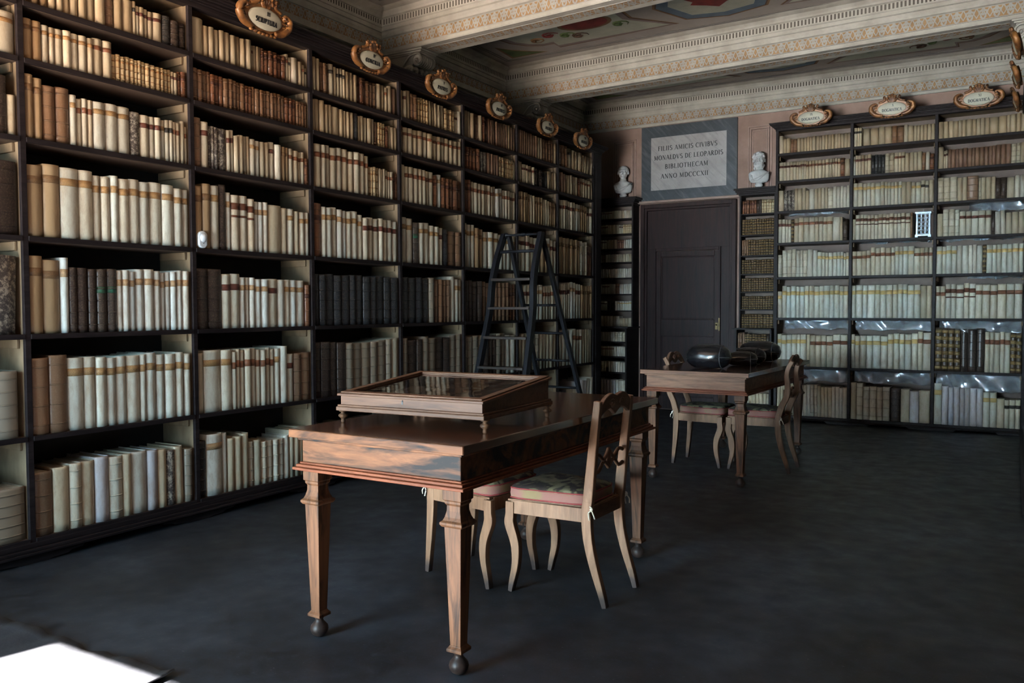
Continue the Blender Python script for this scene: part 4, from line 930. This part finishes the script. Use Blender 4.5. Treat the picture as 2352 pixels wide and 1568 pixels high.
# ---------------------------------------------------------------- chairs (built facing -x; back towards +x)
def make_chair(curved, splay=.085):
    t = thing('side_chair', '', 'chair', (0, 0, 0), 0, 'side chairs drawn up to the library tables')
    # origin: floor under the middle of the seat. front legs at x=-.205, rear at x=+.16
    WF, WR = .175, .155
    for s in (-1, 1):
        fp = smooth_path([(-.205, .0), (-.196, .045), (-.178, .13), (-.180, .215), (-.208, .30), (-.206, .345), (-.205, .40)], 5)
        b = BM(); sweep_rect(b, fp, interp([.010, .013, .017, .021, .024, .021, .021], len(fp)), .0165, s*WF); obj('front_leg', b, [M['chair']], t, .003)
        rp = smooth_path([(.160+splay, 0), (.160+splay*.8, .06), (.160+splay*.38, .17), (.160+splay*.08, .28), (.160, .38), (.166, .44)], 5)
        b = BM(); sweep_rect(b, rp, interp([.011, .014, .018, .021, .023, .022], len(rp)), .015, s*WR); leg = obj('rear_leg', b, [M['chair']], t, .003)
        if curved: pp = smooth_path([(.166, .43), (.185, .50), (.222, .58), (.228, .66), (.222, .74), (.236, .80), (.262, .845)], 6)
        else: pp = smooth_path([(.166, .43), (.172, .50), (.182, .60), (.194, .72), (.206, .82), (.210, .862)], 5)
        b = BM(); sweep_rect(b, pp, interp([.022, .022, .020, .018, .016, .015], len(pp)), .0145, s*WR); obj('back_post', b, [M['chair']], t, .004)
    for s in (-1, 1):
        b = BM(); A = [(-.20, s*WF), (.16, s*WR)]
        d = Vector((A[1][0]-A[0][0], A[1][1]-A[0][1])).normalized(); n = Vector((-d.y, d.x))*.011
        prism(b, [(A[0][0]+n.x, A[0][1]+n.y), (A[1][0]+n.x, A[1][1]+n.y), (A[1][0]-n.x, A[1][1]-n.y), (A[0][0]-n.x, A[0][1]-n.y)], 'z', .348, .408)
        obj('side_rail', b, [M['chair']], t, .002)
    b = BM(); bx(b, -.219, -.196, -WF+.015, WF-.015, .348, .408); obj('front_rail', b, [M['chair']], t, .002)
    b = BM(); bx(b, .148, .172, -WR+.013, WR-.013, .350, .408); obj('rear_rail', b, [M['chair_dark']], t, .002)
    b = BM(); prism(b, [(-.215, -WF-.012), (.165, -WR+.016), (.165, WR-.016), (-.215, WF+.012)], 'z', .403, .412); obj('seat_board', b, [M['chair']], t, .002)
    # cushion
    b = BM(); n = 12; lv = [(.413, .985), (.421, 1.0), (.436, 1.01), (.456, 1.0), (.465, .975), (.473, .90), (.478, .70), (.480, .3)]
    rings = []
    def outl(sc):
        pts = []
        cs = [(-.225, -.188), (.150, -.150), (.150, .150), (-.225, .188)]
        for q in range(4):
            A, B = Vector(cs[q]), Vector(cs[(q+1) % 4])
            for j in range(6):
                p = A+(B-A)*(j/6); pts.append(p)
        out = []
        for j, p in enumerate(pts):
            pr_, nx_ = pts[j-1], pts[(j+1) % len(pts)]
            p2 = (p*2+pr_+nx_)/4; out.append((-.0375+(p2.x+.0375)*sc, p2.y*sc))
        return out
    for z, sc in lv: rings.append([b.verts.new((x, y, z)) for x, y in outl(sc)])
    for ri, (A, B) in enumerate(zip(rings, rings[1:])):
        for k in range(24):
            f = b.faces.new((A[k], A[(k+1) % 24], B[(k+1) % 24], B[k])); f.smooth = True; f.material_index = 1 if ri < 3 else 0
    b.faces.new(rings[0][::-1]).material_index = 1; b.faces.new(rings[-1])
    cu = obj('seat_cushion', b, [M['cushion'], M['cushion_side']], t)
    for z, sc in ((.418, 1.0), (.460, .995)):
        b = BM(); tube(b, [(x, y, z) for x, y in outl(sc)], .0032, 6, True); obj('piping', b, [M['piping']], cu)
    # crest rail: arched board with scrolls
    top = (.236, .80) if curved else (.207, .80)
    b = BM(); pts = []
    n = 24
    for j in range(n+1):
        u = -1+2*j/n; pts.append((u*WR, .832+.058*(1-abs(u)**3.2)+(.014*abs(u*3)-.014 if abs(u) < .333 else 0)))
    for j in range(n, -1, -1):
        u = -1+2*j/n; pts.append((u*WR, .782+.042*(1-abs(u)**3)-(.030*(1-abs(u)*3) if abs(u) < .333 else 0)))
    lean = .02
    A = [b.verts.new((top[0]-.010+(z-.8)*.12, y, z)) for y, z in pts]; B = [b.verts.new((top[0]+.010+(z-.8)*.12, y, z)) for y, z in pts]
    b.faces.new(A); b.faces.new(B[::-1])
    for k in range(len(pts)): b.faces.new((A[k], A[(k+1) % len(pts)], B[(k+1) % len(pts)], B[k]))
    cr = obj('crest_rail', b, [M['chair_dark']], t, .004)
    for s in (-1, 1):
        b = BM(); sp = [(top[0]-.012, s*(.042+(.026-.0015*k)*cos(k*.55)), .842+(.024-.0014*k)*sin(k*.55)) for k in range(14)]
        tube(b, sp, .005, 6); sp = [(top[0]+.014, q[1], q[2]) for q in sp]; tube(b, sp, .005, 6)
        ell(b, (top[0], s*.042, .842), (.016, .008, .008)); obj('carved_scroll', b, [M['chair_dark']], cr)
    mx = .205 if curved else .183
    b = BM()
    for s in (-1, 1):
        tube(b, smooth_path([(mx, s*WR, .615), (mx, s*.10, .628), (mx, s*.05, .600), (mx, s*.018, .622), (mx, 0, .642)], 4), .0085, 8)
        tube(b, smooth_path([(mx, s*WR, .565), (mx, s*.10, .556), (mx, s*.05, .590), (mx, s*.018, .575), (mx, 0, .560)], 4), .0085, 8)
        bx(b, mx-.008, mx+.008, s*WR-.014*(s > 0), s*WR+.014*(s < 0), .55, .63)
    ell(b, (mx, 0, .60), (.010, .016, .040)); obj('middle_splat', b, [M['chair_dark']], t)
    for s in (-1, 1):
        b = BM(); yy = s*(WR+.018)
        tube(b, smooth_path([(.150, s*WR*.9, .414), (.185, yy, .420), (.192, yy, .408), (.178, yy+s*.006, .395), (.183, yy+s*.008, .365)], 4), .003, 6)
        tube(b, smooth_path([(.187, yy, .410), (.200, yy+s*.006, .392), (.204, yy, .372)], 4), .003, 6); ell(b, (.188, yy, .410), (.008, .006, .007), None, 8, 6)
        obj('tie', b, [M['ribbon']], t)
    return t
straight = make_chair(False); curvedc = make_chair(True); straight2 = make_chair(False, .025); curved2 = make_chair(True, .025)
straight.location = (2.450, 3.335, 0); straight.rotation_euler = (0, 0, rad(-1.5)); straight['label'] = 'pale wooden chair with floral cushion and straight back posts at near table right side'
straight2.location = (1.962, 3.335, 0); straight2.rotation_euler = (0, 0, rad(173)); straight2['label'] = 'pale wooden chair half hidden behind near table, its back turned to left bookcase'
curvedc.location = (2.458, 6.60, 0); curvedc.rotation_euler = (0, 0, rad(0)); curvedc['label'] = 'pale wooden chair with curved back posts on right side of farther table'
curved2.location = (1.985, 6.600, 0); curved2.rotation_euler = (0, 0, rad(178)); curved2['label'] = 'pale wooden chair with curved posts on left side of farther table'

# ---------------------------------------------------------------- black leather bolsters
def bolster(x, y, z, rx, ry, rz_, a, label, seam=.62):
    t = thing('leather_bolster', label, 'bolster', (x, y, z), a, 'black leather bolsters on the farther table')
    b = BM(); n, m = 32, 22; rings = []
    for i in range(m+1):
        u = -1+2*i/m; r = (1-abs(u)**2.7)**(1/2.2) if abs(u) < 1 else 0
        if r == 0: rings.append([b.verts.new((u*rx, 0, rz_))]); continue
        ring = []
        for k in range(n):
            th = 2*pi*k/n; yy = ry*r*cos(th); zz = rz_*r*sin(th)
            if zz < -rz_*.86: zz = -rz_*.86-(abs(zz)-rz_*.86)*.35
            wob = 1+.012*sin(5*th+i*.8)
            ring.append(b.verts.new((u*rx, yy*wob, zz*wob+rz_)))
        rings.append(ring)
    for A, B in zip(rings, rings[1:]):
        if len(A) == 1: A = A*n
        if len(B) == 1: B = B*n
        for k in range(n):
            vs = []
            for v in (A[k], A[(k+1) % n], B[(k+1) % n], B[k]):
                if v not in vs: vs.append(v)
            f = b.faces.new(vs); f.smooth = True
    zmin = min(v.co.z for v in b.verts)
    for v in b.verts: v.co.z -= zmin
    obj('leather_shell', b, [M['leather_black']], t)
    b = BM(); r = (1-seam**2.7)**(1/2.2)
    pts = []
    for k in range(28):
        th = 2*pi*k/28; zz = rz_*r*sin(th)
        if zz < -rz_*.86: zz = -rz_*.86-(abs(zz)-rz_*.86)*.35
        pts.append((seam*rx, ry*r*cos(th)*1.01, zz*1.01+rz_-zmin))
    tube(b, pts, .0028, 6, True)
    uu = [seam+(.97-seam)*j/7 for j in range(8)]; tube(b, [(u_*rx, -ry*(1-u_**2.7)**(1/2.2), rz_-zmin) for u_ in uu], .0022, 6)
    obj('seam', b, [M['seam']], t)
bolster(2.205, 6.06, .80, .168, .105, .094, rad(0), 'large shiny black leather bolster at front of farther table', .62)
bolster(2.335, 6.47, .80, .12, .075, .058, rad(14), 'small black leather bolster lying between the two large ones, nearer one', .55)
bolster(2.335, 6.70, .80, .13, .080, .068, rad(-8), 'small black leather bolster touching the farther large one', .55)
bolster(2.325, 7.05, .80, .172, .105, .088, rad(3), 'large shiny black leather bolster at back of farther table', .62)

# ---------------------------------------------------------------- step ladder
t = thing('step_ladder', 'tall black wooden step ladder with turned top rail before left bookcase', 'ladder', (.44, 6.40, 0))
def rail(pts, wd, dp, name):
    b = BM(); P = smooth_path(pts, 6); rings = []
    for i, p in enumerate(P):
        rings.append([b.verts.new((p.x+sx*wd, p.y+sy*dp, p.z)) for sx, sy in ((-1, -1), (1, -1), (1, 1), (-1, 1))])
    for A, B in zip(rings, rings[1:]):
        for k in range(4): b.faces.new((A[k], A[(k+1) % 4], B[(k+1) % 4], B[k]))
    b.faces.new(rings[0][::-1]); b.faces.new(rings[-1]); return obj(name, b, [M['ladder']], t, .003)
FY = lambda z: -.60*(1.9-z)/1.9-.05*sin(max(0, z-1.2)*4.5)
RYY = lambda z: .60*(1.9-z)/1.9+.02
lx = lambda z, s: (-.195 if s < 0 else .18)+s*.095*(1.9-z)/1.9*(1 if s > 0 else .6)
rx_ = lambda z, s: (-.165 if s < 0 else .165)+(.10 if s < 0 else .20)*(1.9-z)/1.9
for s in (-1, 1):
    rail([(lx(z, s), FY(z), z) for z in (0, .4, .8, 1.2, 1.45, 1.6, 1.72, 1.90)], .019, .034, 'front_rail')
    rail([(rx_(z, s), RYY(z), z) for z in (0, .5, 1.0, 1.4, 1.7, 1.88)], .015, .026, 'rear_rail')
for z in (.25, .50, .745, .995, 1.245, 1.49):
    b = BM(); bx(b, lx(z, -1)+.012, lx(z, 1)-.012, FY(z)-.055, FY(z)+.055, z-.012, z+.010); obj('tread', b, [M['tread']], t, .003)
b = BM(); tube(b, [(lx(1.735, -1), FY(1.735), 1.735), (lx(1.735, 1), FY(1.735), 1.735)], .014, 10); obj('upper_rung', b, [M['ladder']], t)
for z in (.28, .52, .77, 1.02, 1.27):
    b = BM(); tube(b, [(rx_(z, -1), RYY(z), z), (rx_(z, 1), RYY(z), z)], .011, 8); obj('rear_rung', b, [M['ladder']], t)
b = BM(); M4 = Matrix.Translation((-.20, 0, 1.885)) @ Matrix.Rotation(pi/2, 4, 'Y')
lathe(b, [(.010, 0), (.022, .01), (.022, .03), (.010, .05), (.009, .10), (.014, .14), (.010, .155), (.018, .19), (.010, .225), (.014, .24), (.009, .28), (.010, .33), (.022, .35), (.022, .37), (.010, .385)], 0, 0, 14, 0, M4); obj('turned_top_rail', b, [M['ladder']], t)

# ---------------------------------------------------------------- busts
def bust(x, y, z, kind, label):
    t = thing('marble_bust', label, 'bust', (x, y, z), rad(16))
    b = BM(); lathe(b, [(.066, 0), (.068, .008), (.060, .012), (.040, .018), (.038, .030), (.045, .036), (.045, .046), (.034, .056), (.040, .066), (.046, .070)], 0, 0, 22); obj('socle', b, [M['marble']], t)
    b = BM()
    # chest cut with a straight foot
    prof = [(.045, .066, .030), (.088, .074, .045), (.105, .10, .055), (.112, .135, .060), (.116, .165, .060), (.100, .190, .055), (.066, .205, .046), (.042, .218, .038), (.036, .250, .036), (.036, .275, .036)]
    n = 24; rings = [[b.verts.new((w_*cos(2*pi*k/n), d_*sin(2*pi*k/n)*(1.0), zz)) for k in range(n)] for w_, zz, d_ in prof]
    for A, B in zip(rings, rings[1:]):
        for k in range(n): b.faces.new((A[k], A[(k+1) % n], B[(k+1) % n], B[k]))
    b.faces.new(rings[0][::-1]); b.faces.new(rings[-1])
    hz = .322
    def he(b_, c, r, *a): ell(b_, (c[0]*1.16, c[1]*1.16, hz+(c[2]-hz)*1.16), tuple(q*1.16 for q in r), *a)
    he(b, (0, .010, hz+.012), (.056, .066, .058)); he(b, (0, -.010, hz-.020), (.046, .050, .048)); he(b, (0, -.034, hz-.052), (.026, .024, .020))      # skull, face, chin
    he(b, (0, -.050, hz+.017), (.036, .010, .0065))                                       # brow
    tube(b, [(0, -.058, hz+.012), (0, -.070, hz-.006), (0, -.078, hz-.018), (0, -.062, hz-.022)], [.006, .0075, .010, .007], 8)
    for s in (-1, 1):
        he(b, (s*.026, -.050, hz-.014), (.014, .014, .014)); he(b, (s*.020, -.055, hz+.004), (.0095, .007, .006)); he(b, (s*.056, .004, hz-.004), (.007, .014, .018))
    he(b, (0, -.060, hz-.032), (.015, .008, .004)); he(b, (0, -.058, hz-.039), (.013, .008, .004))
    if kind == 'beard':
        r_ = random.Random(3)
        for k in range(46):
            a = r_.uniform(-pi*.95, pi*.95); e = r_.uniform(.25, 1.35)
            he(b, (.058*sin(a)*cos(e), .010+.066*cos(a)*cos(e)*1.0, hz+.016+.058*sin(e)), (.014, .014, .012), None, 8, 6)
        for k in range(30):
            a = r_.uniform(-1.25, 1.25); zz = r_.uniform(-.085, -.030)
            he(b, (.047*sin(a), -.012-.046*cos(a), hz+zz), (.011, .011, .014), None, 8, 6)
        he(b, (0, -.062, hz-.030), (.022, .008, .006))
    else:
        he(b, (0, .016, hz+.022), (.0575, .060, .050))
    o = obj('head_and_chest', b, [M['marble']], t)
    md = o.modifiers.new('remesh', 'REMESH'); md.mode = 'VOXEL'; md.voxel_size = .0032; md.use_smooth_shade = True
    md = o.modifiers.new('smooth', 'SMOOTH'); md.factor = .5; md.iterations = 2
    b = BM()
    for k in range(6):
        tube(b, smooth_path([(.112-.012*k, -.020-.004*k, .186-.004*k), (.060-.014*k, -.058, .155-.012*k), (-.02-.012*k, -.060, .112-.004*k), (-.088+.008*k, -.038, .088)], 5), [.0065]*16, 6)
    for k in range(3): tube(b, smooth_path([(-.108+.014*k, -.030, .165), (-.10+.012*k, -.052, .125), (-.085+.012*k, -.046, .082)], 4), .0065, 6)
    dr = obj('drapery', b, [M['marble']], t); md = dr.modifiers.new('remesh', 'REMESH'); md.mode = 'VOXEL'; md.voxel_size = .003; md.use_smooth_shade = True
bust(-.045, 9.70, 2.585, 'plain', 'white marble bust of a clean-shaven short-haired man on narrow bookcase')
bust(1.615, 9.70, 2.585, 'beard', 'white marble bust of a curly-haired bearded man on narrow bookcase')

# ---------------------------------------------------------------- carved signs
def sign(loc, rz, num, word, label, tilt=8, sc=1.0, tw=1.0):
    t = thing('bay_sign', label, 'sign', loc, rz, None); t.rotation_euler = (rad(tilt), 0, rz)
    # local: x across, -y faces the room, z up
    b = BM(); n = 36; W2, H2 = .154*sc, .074*sc
    pts = [(W2*cos(2*pi*k/n)*(1.0+.05*sin(9*2*pi*k/n)*(1 if sin(2*pi*k/n) < -.2 else 0)), H2*sin(2*pi*k/n)*(1+(.10*abs(sin(6*2*pi*k/n)) if sin(2*pi*k/n) < -.3 else 0))) for k in range(n)]
    prism(b, pts, 'y', -.022, .012)
    for s in (-1, 1):       # side volutes
        P = [(s*(.100+.085*sin(.2)), -.018, -.062)]
        path = smooth_path([(s*.085*sc, -.018, -.070*sc), (s*.150*sc, -.018, -.052*sc), (s*.190*sc, -.020, -.010*sc), (s*.190*sc, -.022, .030*sc), (s*.160*sc, -.024, .050*sc), (s*.138*sc, -.024, .040*sc), (s*.142*sc, -.024, .026*sc), (s*.160*sc, -.024, .030*sc)], 5)
        tube(b, path, interp([.016*sc, .022*sc, .024*sc, .020*sc, .014*sc, .011*sc, .009*sc, .008*sc], len(path)), 8)
        for k in range(4): ell(b, (s*(.158-.004*k)*sc, -.016, (-.035+.022*k)*sc), (.022*sc, .012, .009*sc), None, 8, 6)
        path = smooth_path([(s*.120*sc, -.02, .060*sc), (s*.080*sc, -.02, .072*sc), (s*.062*sc, -.022, .092*sc), (s*.072*sc, -.024, .110*sc), (s*.060*sc, -.026, .116*sc)], 4)
        tube(b, path, interp([.010*sc, .012*sc, .014*sc, .012*sc, .007*sc], len(path)), 8)
    for a, L in ((-38, .068), (-17, .080), (3, .086), (23, .077), (42, .060)):        # shell crest
        R = Matrix.Rotation(rad(a), 3, 'Y'); d = R @ Vector((0, 0, 1))
        c = Vector((0, -.018, .045*sc))+d*L*.5*sc
        ell(b, c, (.019*sc, .015, L*.55*sc), R, 10, 8); ell(b, Vector((0, -.026, .045*sc))+d*L*.96*sc, (.016*sc, .014, .012*sc), R, 8, 6)
    for k in range(7): ell(b, ((-.09+.03*k)*sc, -.018, (-.082-.006*cos((k-3)*.5))*sc), (.018*sc, .012, .010*sc), None, 8, 6)
    for a in (-28, -7, 13, 33):  # dark slivers painting shade where the carving has hollows
        R = Matrix.Rotation(rad(a), 3, 'Y'); ell(b, Vector((0, -.027, .045*sc))+(R @ Vector((0, 0, 1)))*.060*sc, (.0045*sc, .008, .036*sc), R, 8, 6, 1)
    for s in (-1, 1): ell(b, (s*.147*sc, -.030, .038*sc), (.009*sc, .012, .010*sc), None, 8, 6, 1)
    for s in (-1, 1):
        for k in range(3): ell(b, (s*(.170-.006*k)*sc, -.034, (-.020+.024*k)*sc), (.010*sc, .008, .003*sc), Matrix.Rotation(.4*s, 3, 'Y'), 8, 6, 1)
    obj('carved_frame', b, [M['gilt'], M['gilt_shade']], t)
    b = BM(); prof = [(1.0, -.024), (.97, -.029), (.85, -.033), (.5, -.037), (.05, -.038)]; n = 32; rings = []
    for q, y_ in prof: rings.append([b.verts.new((.130*sc*q*cos(2*pi*k/n), y_, (-.004+.062*q*sin(2*pi*k/n))*sc)) for k in range(n)])
    for A, B in zip(rings, rings[1:]):
        for k in range(n): f = b.faces.new((A[k], A[(k+1) % n], B[(k+1) % n], B[k])); f.smooth = True
    b.faces.new(rings[-1]); b.faces.new(rings[0][::-1]); obj('oval_panel', b, [M['signface']], t)
    if num:
        roman('numeral', num, .023*sc, M['ink'], t, (.010*sc, -.0375, .026*sc), (0, 0, 0), .0015, .12, .9, 1.3)
        roman('bay_title', word, .0275*sc, M['ink'], t, (0, -.0375, -.018*sc), (0, 0, 0), .0028, .12, tw*1.12, 1.45)
    return t
for y_, n_, w_, tw, lab in ((3.754, 'III', 'SCRIPTURA', .80, 'reading SCRIPTURA'), (4.756, 'IV', 'CONCILIA', .9, 'reading CONCILIA'), (5.616, 'V', 'PATRES', 1, 'numbered V, reading PATRES'), (6.503, 'VI', 'PATRES', 1, 'numbered VI, reading PATRES'), (7.411, 'VII', 'PATRES', 1, 'numbered VII above the sixth bay'), (8.211, 'VIII', 'PATRES', 1, 'numbered VIII, farthest along left bookcase')):
    s_ = sign((.11, y_, 3.036), pi/2, n_, w_, 'carved gilt cartouche with oval panel '+lab, 10, (1.04 if y_ < 4 else .97), tw); s_['group'] = 'carved signs above the bookcase bays'
for x_, n_ in ((2.235, 'IX'), (3.025, 'X'), (3.795, 'XI')):
    s_ = sign((x_, RY-.10, 3.262), 0, n_, 'DOGMATICA', 'carved gilt cartouche reading DOGMATICA, numbered %s' % n_, 8, 1.02, .80); s_['group'] = 'carved signs above the bookcase bays'
for y_, lab in ((7.02, 'highest at the right photo edge'), (7.97, 'middle one at the right photo edge'), (8.92, 'lowest at the right photo edge')):
    s_ = sign((RWX-.10, y_, 3.10), -pi/2, '', '', 'carved gilt cartouche seen edge-on, '+lab, 14, .96); s_['group'] = 'carved signs above the bookcase bays'

# ---------------------------------------------------------------- small things
t = thing('motion_sensor', 'small white plastic motion sensor on fourth shelf of second left bay', 'sensor', (-.006, 3.368, 1.6055), pi/2)
b = BM(); pts = [(.033*cos(a*pi/12)*(1 if sin(a*pi/12) > 0 else .97), (.070+.032*sin(a*pi/12)) if sin(a*pi/12) >= 0 else (.026+.026*sin(a*pi/12))) for a in range(24)]
prism(b, pts, 'y', -.012, .018); obj('housing', b, [M['plastic_white']], t, .008)
b = BM(); ell(b, (0, -.010, .062), (.026, .018, .026)); obj('lens', b, [M['plastic_white']], t)
b = BM(); ell(b, (0, -.0125, .030), (.003, .002, .003), None, 8, 6); obj('indicator_light', b, [M['ink']], t)
t = thing('fretwork_lantern', 'silvery openwork metal frame standing beside books in right bookcase', 'ornament', (3.318, RY+.03, 1.952), 0)
b = BM(); bx(b, -.075, .075, -.035, .035, .012, .028); bx(b, -.075, -.045, -.035, .035, 0, .012); bx(b, .045, .075, -.035, .035, 0, .012); obj('base', b, [M['metal']], t, .002)
b = BM(); bx(b, -.075, .075, -.035, .035, .235, .258); bx(b, -.002, .002, -.002, .002, .258, .285); obj('top_plate', b, [M['metal']], t, .002)
b = BM()
for x in (-.058, .058):
    for y_ in (-.026, .026): bx(b, x-.006, x+.006, y_-.006, y_+.006, .028, .235)
obj('corner_posts', b, [M['metal']], t)
b = BM()
for y_ in (-.024,):
    for i_ in range(3):
        for j_ in range(5):
            cx, cz = (-.036+.036*i_), .050+.041*j_
            tube(b, [(cx+.015*cos(k*pi/6), y_, cz+.017*sin(k*pi/6)) for k in range(12)], .0032, 6, True)
    for x in (-.018, .018): bx(b, x-.002, x+.002, y_-.002, y_+.002, .028, .235)
obj('openwork_panel', b, [M['metal']], t)
b = BM(); tube(b, [(.012, -.034, .19), (.032, -.036, .196), (.030, -.036, .22), (.030, -.036, .05)], .003, 6); obj('thermometer_tube', b, [M['plastic_white']], t)

# plastic film hung above the books of the right bookcase
def film(x0, x1, z0, z1, seed, label, y_=RY+.07):
    r_ = random.Random(seed); b = BM(); nx, nz = 46, 10; ph = [r_.uniform(0, 6) for _ in range(6)]; g = []
    for j in range(nz+1):
        q = []
        for i_ in range(nx+1):
            u, v = i_/nx, j/nz; x = x0+(x1-x0)*u
            low = z0+.010*sin(u*15+ph[0])*sin(u*4+ph[2])+.007*abs(sin(u*30+ph[1])); z = z1-(z1-low)*v
            y = y_+.026*sin(u*11+ph[2]+v*2.2*sin(u*5+ph[3]))+.009*sin(u*27+ph[4]-v*4+3*sin(u*4))+.014*sin(v*3+u*6+ph[5])-.02*v
            q.append(b.verts.new((x, y, z)))
        g.append(q)
    for j in range(nz):
        for i_ in range(nx):
            f = b.faces.new((g[j][i_], g[j][i_+1], g[j+1][i_+1], g[j+1][i_])); f.smooth = True
    o = obj('plastic_film', b, [M['film']]); md = o.modifiers.new('t', 'SOLIDIFY'); md.thickness = .0012
    tag(o, label, 'plastic sheet', 'plastic films over the shelved books'); return o
ft = .028
film(RE[0]+.09, RE[1]-.02, 1.005, RZ[6]-ft, 1, 'crumpled clear plastic film over seventh shelf, first bay right of door')
film(RE[1]+.05, RE[2]-.02, 1.0, RZ[6]-ft, 2, 'crumpled clear plastic film over seventh shelf, middle bay of right bookcase')
film(RE[2]+.05, RE[3]-.02, .985, RZ[6]-ft, 3, 'crumpled clear plastic film over seventh shelf, bay at right photo edge')
film(RE[0]+.06, RE[1]-.02, .43, RZ[7]-ft, 4, 'crumpled clear plastic film over bottom shelf, first bay right of door')
film(RE[1]+.05, RE[2]-.02, .44, RZ[7]-ft, 5, 'crumpled clear plastic film over bottom shelf, middle bay of right bookcase')
film(RE[2]+.03, RE[3]-.02, .40, RZ[7]-ft, 6, 'crumpled clear plastic film over bottom shelf, bay at right photo edge')
film(RE[0]+.12, RE[1]-.03, 2.235, RZ[3]-ft, 7, 'strip of plastic film over fourth shelf, first bay right of door')
film(RE[2]+.30, RE[3]-.02, 2.18, RZ[3]-ft, 8, 'strip of plastic film over fourth shelf at right photo edge')
film(RE[2]+.04, RE[3]-.02, 1.90, RZ[4]-ft, 9, 'strip of plastic film over fifth shelf at right photo edge')
film(RE[1]+.10, RE[2]-.02, 1.905, RZ[4]-ft, 10, 'strip of plastic film over fifth shelf, middle bay of right bookcase')
film(RE[2]+.30, RE[3]-.02, 1.52, RZ[5]-ft, 11, 'strip of plastic film over sixth shelf at right photo edge')

# rug at the lower left
b = BM(); nx, ny = 60, 14; r_ = random.Random(5); g = []
for j in range(ny+1):
    q = []
    for i_ in range(nx+1):
        u, v = i_/nx, j/ny; x = .10+1.60*u; y = 1.30+.53*v
        z = .006+.0035*sin(x*21+y*5)+.003*sin(x*47-y*9)
        if v > .93: z += .010*(v-.93)/.07*(.5+.5*sin(x*9)); 
        if u > .96: z += .012*(u-.96)/.04
        if v == 1: y += .006*sin(x*30)-(.012 if 1.20 < x < 1.27 else 0)
        q.append(b.verts.new((x, y, z)))
    g.append(q)
for j in range(ny):
    for i_ in range(nx): f = b.faces.new((g[j][i_], g[j][i_+1], g[j+1][i_+1], g[j+1][i_])); f.smooth = True
rg = obj('rug', b, [M['rug']]); md = rg.modifiers.new('t', 'SOLIDIFY'); md.thickness = .006; md.offset = 1
tag(rg, 'dark rug with curled edge in a patch of sunlight at lower left', 'rug')
